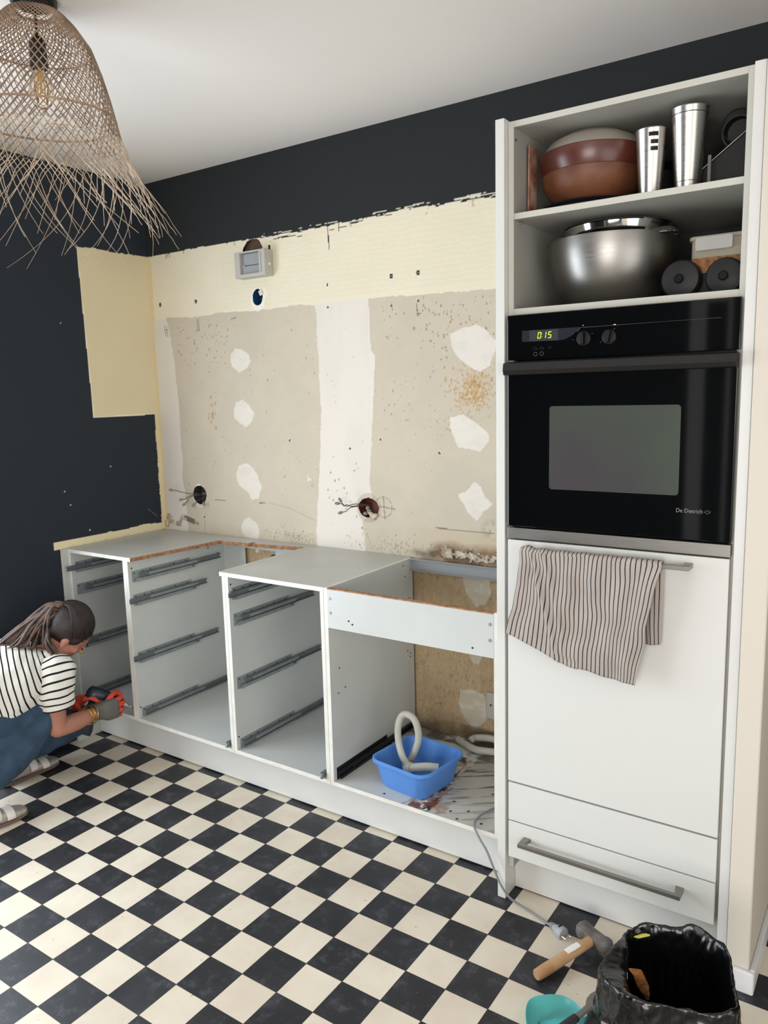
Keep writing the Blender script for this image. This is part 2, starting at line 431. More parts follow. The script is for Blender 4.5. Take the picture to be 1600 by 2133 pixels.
PATCH = [[(0.530, 1.700), (0.525, 1.745), (0.558, 1.778), (0.600, 1.774), (0.645, 1.745), (0.652, 1.715), (0.625, 1.685), (0.575, 1.668)],
 [(0.530, 1.500), (0.545, 1.540), (0.590, 1.545), (0.630, 1.520), (0.658, 1.482), (0.640, 1.450), (0.600, 1.418), (0.560, 1.440), (0.532, 1.462)],
 [(0.525, 1.210), (0.545, 1.245), (0.590, 1.255), (0.630, 1.235), (0.662, 1.200), (0.665, 1.180), (0.685, 1.150), (0.665, 1.115), (0.660, 1.090), (0.615, 1.085), (0.590, 1.120), (0.540, 1.150), (0.525, 1.180)],
 [(0.535, 0.960), (0.560, 0.990), (0.592, 1.003), (0.640, 0.975), (0.652, 0.935), (0.640, 0.900), (0.640, 0.84), (0.625, 0.84), (0.615, 0.900), (0.560, 0.910), (0.538, 0.930)],
 [(1.672, 1.775), (1.700, 1.785), (1.779, 1.802), (1.815, 1.785), (1.850, 1.745), (1.868, 1.735), (1.860, 1.700), (1.835, 1.650), (1.797, 1.632), (1.760, 1.645), (1.700, 1.690), (1.680, 1.720)],
 [(1.670, 1.462), (1.726, 1.470), (1.780, 1.440), (1.832, 1.402), (1.832, 1.375), (1.795, 1.335), (1.700, 1.352), (1.680, 1.390), (1.668, 1.420)],
 [(1.700, 1.172), (1.735, 1.180), (1.770, 1.220), (1.800, 1.205), (1.815, 1.160), (1.848, 1.140), (1.800, 1.100), (1.780, 1.070), (1.740, 1.100), (1.715, 1.140)],
 [(1.714, 0.850), (1.830, 0.850), (1.835, 0.790), (1.815, 0.750), (1.774, 0.735), (1.735, 0.780)],
 [(1.700, 0.380), (1.755, 0.395), (1.812, 0.377), (1.815, 0.280), (1.790, 0.250), (1.755, 0.235), (1.715, 0.270), (1.696, 0.320)],
 [(1.740, 0.545), (1.800, 0.545), (1.785, 0.505), (1.760, 0.500)]]
def back_colour(X, Z):
    C = np.empty(X.shape+(3,)); C[:] = CRm
    n1 = fbm(X, Z, 6, 1); n2 = fbm(X, Z, 40, 2)
    C *= (0.95+0.07*n1)[..., None]
    C *= (1 - 0.05*((np.sin(Z*2*PI/0.0085+n2*3) > 0.5) & (X > 0.5) & (Z > 1.95)))[..., None]
    put(C, X < 0.022+0.006*n2, lin(222, 206, 164))
    # filler strips in the joints
    put(C, poly_noisy(X, Z, [(0.018, 1.938), (0.135, 1.944), (0.19, 1.6), (0.19, 0.85), (0.022, 0.85)], 0.006, 30, 3), FIL*0.98)
    put(C, poly_noisy(X, Z, [(1.00, 1.935), (1.33, 1.937), (1.33, 0.85), (0.98, 0.85)], 0.004, 30, 4), FIL)
    put(C, (X > 1.0) & (X < 1.3) & (Z < 1.93), FIL*(0.9), 0.35*np.clip((fbm(X*1.0, Z*0.25, 9, 31)-0.45)*6, 0, 1))
    for P_, sd in ((GL, 5), (GR, 9)):
        m = poly_noisy(X, Z, P_, 0.006, 28, sd)
        put(C, m, GRY); put(C, m, GRY*0.9, 0.5*np.clip((n1-0.4)*3, 0, 1)); put(C, m, GRY*0.93, (n2 > 0.55)*0.25)
    # chipboard-brown lower part of the wall behind the sink unit
    low = (Z < 0.86)
    m = low & ~inpoly(X, Z, PATCH[7]) & ~inpoly(X, Z, PATCH[8]) & ~inpoly(X, Z, PATCH[9])
    put(C, m, lin(182, 158, 124), 0.95); put(C, m, lin(140, 112, 80), 0.45*np.clip((fbm(X*3, Z*0.2, 10, 70)-0.48)*3, 0, 1))
    put(C, m, lin(206, 184, 148), 0.35*np.clip((fbm(X, Z, 70, 71)-0.5)*4, 0, 1)); put(C, m, lin(132, 104, 74), 0.45*(fbm(X, Z, 110, 72) > 0.68))
    put(C, (Z < 0.24), lin(90, 76, 62), 0.6*np.clip((fbm(X, Z, 16, 72)-0.35)*4, 0, 1))
    # black-blue paint above with a ragged brushed edge and drips
    edge = 2.239+0.008*(fbm(X, X*0, 9, 80)-0.5)+0.006*(fbm(X, X*0, 90, 81)-0.5)+0.004*np.sin(X*5)
    brush = 0.020*np.clip((fbm(X*0.5, Z*14, 16, 82)-0.50)*7, 0, 1)*(((X > 1.12) & (X < 1.44)) | ((X > 0.80) & (X < 0.98)) | (X > 1.62))
    dk = (Z > edge-brush)
    thin = (Z > edge) & (Z < edge+0.014) & (fbm(X*0.35, Z*10, 50, 83) > 0.60) & (X > 0.75)
    put(C, dk, DRK); put(C, thin, lin(214, 208, 190))
    for x0, l, w in ((1.113, 0.092, 0.0022), (1.168, 0.03, 0.0022), (0.135, 0.02, 0.002), (0.148, 0.012, 0.002), (0.16, 0.016, 0.0018), (0.26, 0.01, 0.002)):
        put(C, (np.abs(X-x0-0.004*np.clip((2.24-Z)*8, 0, 1)) < w) & (Z > 2.235-l) & (Z <= 2.25), DRK)
    put(C, (Z > 2.20) & (Z < edge) & (fbm(X, Z, 22, 84) > 0.80), lin(150, 140, 120), 0.5)
    # rust coloured splashes
    rs = np.random.RandomState(4)
    def specks(n, cx, cz, sx, sz, r0, r1, c, uni=False, a=0.75):
        for _ in range(n):
            x = cx+(rs.uniform(-1, 1) if uni else rs.randn())*sx; z = cz+(rs.uniform(-1, 1) if uni else rs.randn())*sz; r = rs.uniform(r0, r1)
            i0, i1 = np.searchsorted(X[:, 0], [x-3*r, x+3*r]); j0, j1 = np.searchsorted(Z[0], [z-3*r, z+3*r])
            if i1 <= i0 or j1 <= j0 or z > 1.93 and c[0] > 0.1: continue
            xs, zs = X[i0:i1, j0:j1], Z[i0:i1, j0:j1]
            put(C[i0:i1, j0:j1], ((xs-x)/r)**2+((zs-z)/(r*1.4))**2 < 1, c, a)
    RU = lin(150, 108, 60)
    specks(70, 1.60, 1.83, 0.25, 0.07, 0.002, 0.0040, RU, True, 0.6)
    specks(60, 1.68, 1.76, 0.12, 0.08, 0.002, 0.004, RU, a=0.6)
    specks(420, 1.775, 1.565, 0.045, 0.045, 0.0018, 0.0042, lin(184, 140, 72), a=0.5)
    specks(60, 1.80, 1.56, 0.09, 0.03, 0.002, 0.004, lin(184, 140, 72), a=0.6)
    specks(70, 1.55, 1.50, 0.25, 0.12, 0.002, 0.0035, lin(150, 128, 90), True, 0.6)
    specks(60, 0.35, 1.80, 0.17, 0.10, 0.002, 0.0045, lin(138, 122, 92), True, 0.6)
    specks(45, 0.60, 1.50, 0.42, 0.40, 0.002, 0.0040, lin(132, 118, 92), True, 0.6)
    specks(20, 0.39, 1.49, 0.012, 0.035, 0.002, 0.007, lin(178, 140, 84), a=0.6)
    specks(120, 0.85, 0.935, 0.07, 0.018, 0.0016, 0.0028, lin(110, 98, 80), a=0.55)
    specks(110, 1.40, 0.942, 0.09, 0.02, 0.0016, 0.003, lin(110, 98, 76), a=0.5)
    specks(24, 1.15, 1.1, 0.1, 0.2, 0.002, 0.004, lin(96, 88, 76), True, 0.7)
    specks(26, 0.5, 2.08, 0.45, 0.12, 0.002, 0.004, lin(120, 110, 92), True, 0.7)
    specks(60, 1.25, 1.4, 0.6, 0.5, 0.0016, 0.0026, lin(110, 100, 84), True, 0.5)
    for i, P_ in enumerate(PATCH): 
        m = poly_noisy(X, Z, P_, 0.006, 25, 20+i)
        put(C, m, FIL if i < 7 else lin(196, 186, 166)); put(C, m, FIL*0.92, 0.6*np.clip((fbm(X, Z*2, 22, 60+i)-0.5)*5, 0, 1))
    # marks: screws' plugs, scratches, pencil
    def line(x0, z0, x1, z1, w, c, a=0.8):
        dx, dz = x1-x0, z1-z0; l2 = dx*dx+dz*dz
        t = np.clip(((X-x0)*dx+(Z-z0)*dz)/l2, 0, 1)
        put(C, np.hypot(X-x0-t*dx, Z-z0-t*dz) < w, c, a)
    PN = lin(96, 92, 86)
    for (a, b, c_, d) in ((0.093, 1.91, 0.098, 1.86), (0.108, 1.905, 0.112, 1.855), (0.093, 1.89, 0.112, 1.888), (0.322, 1.925, 0.322, 1.875), (0.334, 1.925, 0.334, 1.872), (0.322, 1.873, 0.334, 1.872), (0.545, 1.908, 0.575, 1.914),
                          (1.415, 1.905, 1.418, 1.88), (1.530, 1.895, 1.532, 1.855), (1.530, 1.857, 1.548, 1.856), (0.37, 1.075, 0.44, 1.072), (0.66, 1.075, 0.70, 1.076), (1.33, 1.10, 1.41, 1.092), (1.352, 1.14, 1.358, 1.05), (1.60, 1.03, 1.85, 1.028)):
        line(a, b, c_, d, 0.0019, PN)
    line(0.72, 1.079, 0.84, 1.062, 0.002, lin(160, 150, 130), 0.6); line(0.84, 1.062, 0.98, 1.018, 0.002, lin(160, 150, 130), 0.6)
    line(0.29, 0.995, 0.29, 0.90, 0.0016, PN, 0.5)
    r = np.hypot(X-1.352, Z-1.097); put(C, np.abs(r-0.042) < 0.0016, PN, 0.6)
    r = np.hypot(X-0.281, Z-1.052); put(C, np.abs(r-0.024) < 0.0014, PN, 0.6)
    line(0.955, 1.185, 0.955, 1.215, 0.002, lin(236, 226, 190)); put(C, np.hypot(X-0.965, (Z-1.196)*1.6) < 0.010, lin(226, 216, 190), 0.7)
    # damp and mould
    d = np.clip(1-np.abs(Z-0.925)/0.075-np.clip(1.62-X, 0, 1)*4, 0, 1)*(X > 1.40)
    put(C, np.ones_like(X, bool), lin(96, 70, 54), np.clip(d*2.6*(fbm(X, Z, 18, 90)+0.10)-0.30, 0, 0.92)*(Z < 1.03))
    put(C, np.ones_like(X, bool), lin(60, 46, 38), np.clip(d*2.2*(fbm(X, Z, 34, 98))-0.75, 0, 0.9)*(Z < 1.0))
    put(C, (X < 0.13) & (X > 0.02) & (np.abs(Z-0.955) < 0.03), lin(132, 112, 86), np.clip((fbm(X, Z, 30, 99)-0.45)*5, 0, 0.7))
    put(C, (Z < 1.03) & (Z > 0.9), lin(196, 166, 112), np.clip((X-1.45)*1.6, 0, 0.55)*fbm(X, Z, 8, 91))
    put(C, (np.hypot((X-1.83), (Z-1.04)*1.0) < 0.05), lin(120, 108, 92), np.clip((fbm(X, Z, 40, 92)-0.5)*5, 0, 0.6)*np.clip(1-np.hypot(X-1.84, Z-1.04)/0.05, 0, 1))
    put(C, (np.abs(X-0.19) < 0.055) & (np.abs(Z-0.962-0.25*(0.19-X)) < 0.014), lin(108, 88, 68), np.clip((fbm(X, Z, 40, 93)-0.35)*5, 0, 0.9))
    put(C, (np.abs(Z-0.945) < 0.03) & (X < 0.07), lin(140, 120, 92), np.clip((fbm(X, Z, 50, 94)-0.5)*6, 0, 0.8))
    put(C, (Z < 0.99) & (Z > 0.87) & (X > 0.16) & (X < 1.0), lin(160, 140, 112), np.clip((0.965-Z)*9, 0, 0.6)*fbm(X, Z, 14, 95))
    for (x, z) in ((0.073, 2.010), (0.321, 2.005), (1.101, 2.006), (1.416, 2.008), (1.538, 2.008), (1.099, 1.916), (1.413, 1.896), (1.536, 1.905), (1.19, 1.335), (1.62, 1.325), (0.29, 0.984), (0.86, 1.365), (1.345, 1.375)):
        rr_ = 0.0085 if z > 2 and x != 1.101 else 0.005
        put(C, np.hypot(X-x, (Z-z)*0.85) < rr_+0.0035, lin(240, 236, 222), 0.35); put(C, np.hypot(X-x, (Z-z)*0.85) < rr_, lin(52, 46, 40))
        put(C, np.hypot(X-x, Z-z) < rr_*0.35, lin(150, 146, 138))
    put(C, np.hypot((X-0.745), (Z-2.005)) < 0.022, lin(232, 228, 218), 0.8*(fbm(X, Z, 60, 96) > 0.45))
    put(C, (np.hypot((X-BLUEH[0]), (Z-BLUEH[1]+0.01)*0.8) < 0.040), lin(238, 236, 228), 0.7*(fbm(X, Z, 30, 97) > 0.4))
    put(C, np.hypot(X-0.262, Z-1.128) < 0.018, lin(240, 238, 230), 0.8)
    put(C, np.hypot(X-sockR[0], Z-sockR[1]) < 0.062, lin(150, 130, 110), 0.35)
    put(C, np.hypot((X-sockL[0]), (Z-sockL[1]+0.015)) < 0.05, lin(228, 222, 208), 0.6)
    return C
def hood_hole(X, Z):
    return (np.hypot((X-0.695)/0.060, (Z-2.185)/0.052) < 1+0.18*(fbm(X, Z, 30, 5)-0.5)) & (Z > 2.08) | ((np.abs(X-0.792) < 0.006) & (Z > 2.09) & (Z < 2.20))
def back_keep(X, Z):
    h = np.hypot(X-sockL[0], Z-sockL[1]) < sockL[2]
    h |= np.hypot((X-sockR[0]), (Z-sockR[1])*1.25) < sockR[2]
    h |= np.hypot(X-BLUEH[0], (Z-BLUEH[1])*0.85) < BLUEH[2]
    h |= hood_hole(X, Z)
    return ~h
gx = np.concatenate([np.arange(0, 2.2, 0.0035), [2.2]]); gz = np.concatenate([np.arange(0.10, 0.86, 0.008), np.arange(0.86, 2.31, 0.0035), [2.31]])
wall_back = grid_mesh('wall_back', gx, gz, lambda U, V: (U, U*0, V), back_colour, M_WALLT, back_keep)
tag(wall_back, kind='structure')
def plain_colour_quads(name, boxes, m):
    b = MB()
    for a in boxes: b.box(*a)
    return tag(b.build(name, m), kind='structure')
wb2 = plain_colour_quads('wall_back_upper', [(-0.1, XR+0.1, 0, 0.10, 2.31, CEIL), (2.2, XR+0.1, 0, 0.10, 0, 2.31), (-0.1, 2.2, 0, 0.1, 0, 0.10), (-0.1, 0, 0, 0.1, 0.1, 2.31), (0, 2.2, 0.085, 0.10, 0.1, 2.31)], M_DARK)
wb2.name = 'wall_back.001'

# left wall --------------------------------------------------------
def left_colour(Y, Z):
    C = np.empty(Y.shape+(3,)); C[:] = np.array(S(40, 47, 55)[:3])  # dark paint with the bluish daylight tint painted in
    n = (fbm(Y, Z, 40, 7)-0.5)*0.006
    cream = inpoly(Y+n, Z+n, [(-0.388, 2.236), (-0.30, 2.244), (-0.2, 2.238), (0.01, 2.243), (0.01, 0.85), (-0.020, 0.93), (-0.022, 1.30), (-0.020, 1.485), (-0.371, 1.482), (-0.376, 1.9)])
    put(C, cream, lin(224, 211, 178)); put(C, cream, lin(214, 199, 162), 0.5*fbm(Y, Z, 5, 8))
    put(C, inpoly(Y, Z, [(-0.388, 2.238), (-0.384, 2.238), (-0.366, 1.482), (-0.371, 1.482)]), lin(238, 230, 206))
    put(C, inpoly(Y, Z, [(-0.371, 1.486), (-0.371, 1.481), (-0.02, 1.484), (-0.02, 1.489)]), lin(238, 230, 206))
    strip = (Y > -0.628) & (Z < 0.940+0.004*(fbm(Y, Y*0, 30, 9)-0.5)+0.018*np.clip(1-np.abs(Y+0.14)/0.09, 0, 1)*fbm(Y, Y*0, 30, 11)) & (Z > 0.903)
    put(C, strip, lin(232, 222, 184)); put(C, strip & (Z < 0.915), lin(214, 200, 160), 0.5*(fbm(Y, Z, 40, 12) > 0.5))
    for y, z in ((-0.528, 1.096), (-0.55, 1.16), (-0.44, 0.967), (-0.30, 1.25), (-0.5, 1.9)):
        put(C, np.hypot(Y-y, Z-z) < 0.0035, lin(210, 210, 205))
    put(C, (np.abs((Z-0.998)+0.8*(Y+0.075)) < 0.0015) & (np.abs(Y+0.075) < 0.03), lin(120, 130, 132))
    return C
gy = np.arange(-0.70, 0.0001, 0.0035); gz2 = np.arange(0.85, 2.30, 0.0035)
wl = grid_mesh('wall_left', gy, gz2, lambda U, V: (U*0, U, V), left_colour, M_WALLT)
tag(wl, kind='structure')
DY0, DY1 = -3.02, -1.0
wl2 = plain_colour_quads('wall_left.001', [(-0.1, 0, -0.70, 0.0, 0, 0.85), (-0.1, 0, -0.70, 0.0, gz2[-1], CEIL), (-0.1, -0.012, -0.70, 0.0, 0.85, gz2[-1]), (-0.1, 0, DY1, -0.70, 0, CEIL), (-0.1, 0, DY0, DY1, 2.10, CEIL), (-0.1, 0, YR, DY0, 0, CEIL)], M_DARKL)
# right and rear walls with their windows
plain_colour_quads('wall_right', [(XR, XR+0.1, -1.45, 0, 0, CEIL), (XR, XR+0.1, YR, -3.25, 0, CEIL), (XR, XR+0.1, -3.25, -1.45, 0, 0.10), (XR, XR+0.1, -3.25, -1.45, 2.00, CEIL)], M_WALLP)
plain_colour_quads('wall_rear', [(-0.1, 2.3, YR-0.1, YR, 0, CEIL), (4.4, XR+0.1, YR-0.1, YR, 0, CEIL), (2.3, 4.4, YR-0.1, YR, 0, 0.30), (2.3, 4.4, YR-0.1, YR, 2.10, CEIL)], M_DARK)
tag(MB().box(1.62, 1.74, YR, YR+0.03, 0, 2.2).box(1.90, 1.93, YR, YR+0.03, 0, 2.2).box(1.62, 1.93, YR, YR+0.03, 2.2, 2.26).build('trim_1', M_TRIM), kind='structure')
def win(name, horizontal, a0, a1, z0, z1, c):
    b = MB(); w = 0.05
    def bx(p, q, r, s_):
        b.box(p, q, c-0.03, c+0.03, r, s_) if horizontal else b.box(c-0.03, c+0.03, p, q, r, s_)
    bx(a0, a0+w, z0, z1); bx(a1-w, a1, z0, z1); bx(a0+w, a1-w, z0, z0+w); bx(a0+w, a1-w, z1-w, z1); bx((a0+a1)/2-0.03, (a0+a1)/2+0.03, z0+w, z1-w)
    return tag(b.build(name, M_TRIM), kind='structure')
win('window_1', False, -3.25, -1.45, 0.10, 2.00, XR+0.04)
win('window_2', True, 2.3, 4.4, 0.30, 2.10, YR-0.04)
win('door_1', False, DY0, DY1, 0.0, 2.10, -0.05)

# partition stub beside the tall unit, with its skirting
tag(box('wall_right_stub', M_WALLP, 2.812, 2.868, -0.600, -0.002, 0, 2.268, bevel=0.004), kind='structure').name = 'wall_stub'
b = MB().box(2.806, 2.882, -0.614, -0.600, 0, 0.062).box(2.868, 2.882, -0.600, -0.002, 0, 0.062)
tag(b.build('baseboard_stub', M_TRIM, bevel=0.004), kind='structure')

# ------------------------------------------------------------------ base units
YF, YB, HT, ZB = -0.574, -0.022, 0.904, 0.178
PT = 0.016
def panel(name, x0, x1, y0, y1, z0, z1, parent, m=None, edge='-y', em=None, label=None, bevel=0.0006):
    """board with a lighter edge band on its front"""
    o = MB().box(x0, x1, y0, y1, z0, z1).build(name, [m or M_MELA, em or M_EDGE], parent, bevel=bevel)
    for p in o.data.polygons:
        n = p.normal
        if edge == '-y' and n.y < -0.9: p.material_index = 1
        if edge == '-y+z' and (n.y < -0.9 or n.z > 0.9): p.material_index = 1
    if label: o['label'] = label
    return o
def slide(xf, s, zt, r0, r1, parent, m=M_SLIDE, m2=M_SLIDE2, full=True):
    """drawer runner on the panel face xf, sticking out along s"""
    def X(a, b): return (xf+s*a, xf+s*b) if s > 0 else (xf+s*b, xf+s*a)
    b = MB()
    x0, x1 = X(0, 0.0022)
    b.box(x0, x1, -0.556, -0.235, zt-0.022, zt); b.box(x0, x1, -0.556, -0.535, zt-0.048, zt-0.022)
    x0, x1 = X(0.0022, 0.004); b.box(x0, x1, -0.545, -0.16, zt-0.026, zt-0.017)
    root = b.build('drawer_slide', m, parent, bevel=0.0004)
    # outer channel
    b = MB(); x0, x1 = X(0.0022, 0.013)
    b.box(x0, x1, -0.545, -0.215, zt-0.047, zt-0.041); b.box(x0, x0+0.002 if s > 0 else x1, -0.545, -0.19, zt-0.041, zt-0.026)
    xa, xb = X(0.011, 0.013); b.box(xa, xb, -0.545, -0.235, zt-0.041, zt-0.032)
    b.build('channel', m, root, bevel=0.0004)
    # sliding member
    b = MB(); x0, x1 = X(0.005, 0.0075); b.box(x0, x1, r0, r1, zt-0.034, zt-0.012)
    x0, x1 = X(0.0075, 0.016); b.box(x0, x1, r0, r1, zt-0.0145, zt-0.012); b.box(x0, x1, r0, r1, zt-0.034, zt-0.0315)
    b.build('rail', m2, root, bevel=0.0004)
    b = MB(); x0, x1 = X(0.0072, 0.0125); b.box(x0, x1, -0.475, -0.20, zt-0.029, zt-0.017)
    b.build('ball_cage', m, root, bevel=0.0004)
    Mx = Matrix.Rotation(PI/2, 4, 'Y')
    for y in (-0.545, -0.50, -0.46, -0.33, -0.26):
        MB().lathe([(0, -0.0004), (0.0028, -0.0004), (0.0028, 0.0006), (0, 0.0006)], Matrix.Translation((xf+s*0.0024, y, zt-0.009)) @ Mx, seg=10).build('screw_hole', M_HOLE, root)
    return root
ZS = (0.842, 0.739, 0.485, 0.234)
def holes(face, s, pts, parent, r=0.0035):
    for y, z in pts:
        MB().lathe([(0, 0), (r, 0), (r, 0.0008), (0, 0.0008)], Matrix.Translation((face, y, z)) @ Matrix.Rotation(s*PI/2, 4, 'Y'), seg=12).build('peg_hole', M_HOLE, parent)

# unit A (corner, narrow)
A = empty('base_cabinet', (0.22, -0.30, 0), 'narrow white open drawer cabinet in the corner, beside the kneeling person', 'cabinet', 'gutted base cabinets along the wall')
panel('end_panel', 0.001, 0.019, -0.600, YB, 0.0, HT, A)
panel('side_panel', 0.0195, 0.0355, YF, YB, ZB, HT-PT, A)
panel('side_panel', 0.400, 0.416, YF, YB, ZB, HT-PT, A)
panel('bottom_panel', 0.0355, 0.400, YF, YB, ZB, ZB+PT, A)
panel('top_panel', 0.0195, 0.416, YF, -0.004, HT-PT, HT, A, M_MELATOP)
box('back_panel', M_MELA, 0.0355, 0.400, YB, YB+0.006, ZB+PT, HT-PT, A, 0)
for z, r in zip(ZS, ((-0.602, -0.12), (-0.52, -0.06), (-0.54, -0.06), (-0.54, -0.03))): slide(0.0355, 1, z, *r, A, M_SLIDED if False else M_SLIDE)
slide(0.400, -1, ZS[1]+0.012, -0.566, -0.10, A)

# unit B (hob unit, its top sawn out)
B = empty('base_cabinet', (0.71, -0.30, 0), 'wide white open drawer cabinet whose top has been sawn out, second from the corner', 'cabinet', 'gutted base cabinets along the wall')
panel('side_panel', 0.4165, 0.4325, YF, YB, ZB, HT-PT, B)
panel('side_panel', 0.990, 1.0055, YF, YB, ZB, HT-PT, B)
panel('bottom_panel', 0.4325, 0.990, YF, YB, ZB, ZB+PT, B)
b = MB().prism([(0.4165, YF), (0.452, YF), (0.456, -0.552), (0.500, -0.112), (0.676, -0.098), (0.677, -0.070), (0.699, -0.070), (0.700, -0.096), (0.968, -0.052), (0.972, YF+0.02), (0.978, YF), (1.0055, YF), (1.0055, -0.004), (0.4165, -0.004)], HT-PT, HT, lambda u, v, a: Vector((u, v, a)))
tp = b.build('cut_top', [M_MELATOP, M_CHIP, M_EDGE], B); tp['label'] = 'sawn remains of the cabinet top with raw chipboard edges'
for p in tp.data.polygons:
    if abs(p.normal.z) < 0.5:
        c = p.center; p.material_index = 2 if p.normal.y < -0.9 and c.y < -0.57 else (1 if 0.44 < c.x < 1.0 and c.y < -0.01 else 2)
b = MB()  # back panel with rectangular cut-out
z0_, z1_ = ZB+PT, HT-PT
b.prism([(0.4325, z0_), (0.99, z0_), (0.99, z1_), (0.5731, z1_), (0.5731, 0.862), (0.765, 0.862), (0.765, 0.782), (0.573, 0.782), (0.573, z1_), (0.4325, z1_)], YB, YB+0.006, lambda u, v, a: Vector((u, a, v)))
b.build('back_panel', M_MELA, B)
for z, r in zip(ZS, ((-0.52, -0.056), (-0.582, -0.148), (-0.582, -0.094), (-0.54, -0.03))): slide(0.4325, 1, z, *r, B)
slide(0.990, -1, 0.234, -0.590, -0.05, B); slide(0.990, -1, 0.485, -0.54, -0.10, B)
holes(0.4326, 1, ((-0.555, 0.855), (-0.12, 0.865), (-0.06, 0.83), (-0.562, 0.24)), B)

# unit C
Cc = empty('base_cabinet', (1.24, -0.30, 0), 'white open drawer cabinet with an intact dusty top, third from the corner', 'cabinet', 'gutted base cabinets along the wall')
panel('side_panel', 1.0065, 1.0225, YF, YB, ZB, HT-PT, Cc)
panel('side_panel', 1.4665, 1.4825, YF, YB, ZB, HT-PT, Cc)
panel('bottom_panel', 1.0225, 1.4665, YF, YB, ZB, ZB+PT, Cc)
panel('top_panel', 1.0065, 1.4825, YF, -0.004, HT-PT, HT, Cc, M_MELATOP)
box('back_panel', M_MELA, 1.0225, 1.4665, YB, YB+0.006, ZB+PT, HT-PT, Cc, 0)
for z, r in zip(ZS, ((-0.582, -0.03), (-0.52, -0.083), (-0.52, -0.049), (-0.54, -0.03))): slide(1.0225, 1, z, *r, Cc)
slide(1.4665, -1, 0.234, -0.592, -0.05, Cc)
for z in (0.72, 0.56, 0.3): holes(1.4664, -1, ((-0.56, z),), Cc, 0.006)
holes(1.0226, 1, ((-0.562, 0.857), (-0.562, 0.245), (-0.565, 0.82)), Cc)

# unit D (sink unit)
Dd = empty('sink_cabinet', (1.81, -0.30, 0), 'white open sink cabinet with front rail and stained floor, beside the tall oven unit', 'cabinet')
panel('side_panel', 1.4835, 1.4995, YF, YB, ZB, HT, Dd, edge='-y+z')
panel('side_panel', 2.131, 2.147, YF, YB, ZB, HT, Dd, edge='-y+z')
rl = panel('front_rail', 1.4995, 2.131, YF-0.001, YF+0.015, 0.763, HT-0.004, Dd, edge='+', bevel=0.001)
cr = MB().box(1.4995, 2.131, YF, YF+0.015, HT-0.004, HT).build('rail_edge', M_CHIP, Dd)
for x, z in ((1.512, 0.868), (1.512, 0.818), (2.119, 0.868), (2.119, 0.818), (1.59, 0.80), (1.605, 0.79), (2.06, 0.785)):
    sc = x in (1.512, 2.119)
    MB().lathe([(0, 0), (0.0055 if sc else 0.003, 0), (0.005 if sc else 0.003, 0.0015), (0, 0.002)], Matrix.Translation((x, YF-0.001, z)) @ Matrix.Rotation(PI/2, 4, 'X'), seg=14).build('screw', M_SLIDE if sc else M_HOLE, Dd)
b = MB().box(1.4995, 2.131, -0.034, -0.031, 0.858, 0.905).box(1.4995, 2.131, -0.046, -0.034, 0.902, 0.905).box(1.4995, 2.131, -0.046, -0.034, 0.858, 0.861)
b.build('back_rail', M_VENTD, Dd, bevel=0.0008)['label'] = 'grey metal back rail'
holes(1.4996, 1, ((-0.08, 0.84), (-0.05, 0.72), (-0.05, 0.745), (-0.07, 0.53), (-0.05, 0.515), (-0.05, 0.50), (-0.53, 0.51), (-0.49, 0.52), (-0.52, 0.60), (-0.09, 0.885)), Dd, 0.003)
slide(1.4995, 1, 0.238, -0.555, -0.05, Dd, M_SLIDED, M_SLIDED)
def sink_floor(X, Y):
    C = np.empty(X.shape+(3,)); C[:] = lin(196, 198, 194)
    n = fbm(X, Y, 8, 101)
    C *= (0.92+0.1*n)[..., None]
    st = fbm((X*0.80+Y*0.60)*0.22, (Y*0.80-X*0.60)*2.0, 34, 102)
    right = (X > 1.86+0.02*(n-0.5))
    put(C, right, lin(186, 182, 172), 0.8)
    put(C, right, lin(92, 86, 76), np.clip((st-0.54)*9, 0, 0.85)*(0.45+0.55*np.clip((Y+0.56)*4, 0, 1)))
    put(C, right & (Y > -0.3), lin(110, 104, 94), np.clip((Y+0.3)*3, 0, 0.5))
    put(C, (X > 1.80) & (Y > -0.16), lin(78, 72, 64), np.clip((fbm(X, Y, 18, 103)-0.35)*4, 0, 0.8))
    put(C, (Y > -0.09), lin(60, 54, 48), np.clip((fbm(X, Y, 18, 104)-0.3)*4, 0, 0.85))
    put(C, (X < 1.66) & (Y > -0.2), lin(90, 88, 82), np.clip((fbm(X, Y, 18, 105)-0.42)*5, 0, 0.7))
    cx = 1.842+0.02*np.sin(Y*9); w = 0.019+0.012*(fbm(X, Y, 30, 106)-0.5)+0.022*(Y < -0.49)
    rust = (np.abs(X-cx+0.012*(Y < -0.49)) < w) & (Y < -0.17)
    put(C, np.abs(X-cx) < w*1.8, lin(150, 116, 90), np.clip((fbm(X, Y, 26, 109)-0.42)*4, 0, 0.7)*(Y < -0.17))
    put(C, rust, lin(112, 62, 40), np.clip((fbm(X, Y, 36, 107)-0.30)*5, 0, 0.95))
    put(C, rust, lin(54, 34, 26), np.clip((fbm(X, Y*0.5, 50, 108)-0.52)*6, 0, 0.9))
    put(C, rust & (fbm(X, Y, 60, 110) > 0.68), lin(222, 218, 208))
    for x, y in ((1.93, -0.47), (2.02, -0.36), (1.95, -0.53), (2.06, -0.28), (1.70, -0.55), (2.0, -0.5), (2.07, -0.545), (1.99, -0.56)):
        put(C, np.hypot(X-x, Y-y) < 0.005, lin(40, 36, 34))
    return C
MSF = attr_mat('stained_melamine', 0.45, bump=0.25, bscale=120)
bpn = panel('bottom_panel', 1.4995, 2.131, YF, YB, ZB, ZB+PT-0.001, Dd)
grid_mesh('floor_surface', np.arange(1.4995, 2.1315, 0.002), np.arange(YF+0.0005, YB, 0.002), lambda U, V: (U, V, U*0+ZB+PT), sink_floor, MSF, parent=Dd)['label'] = 'water-stained and rusty cabinet floor'

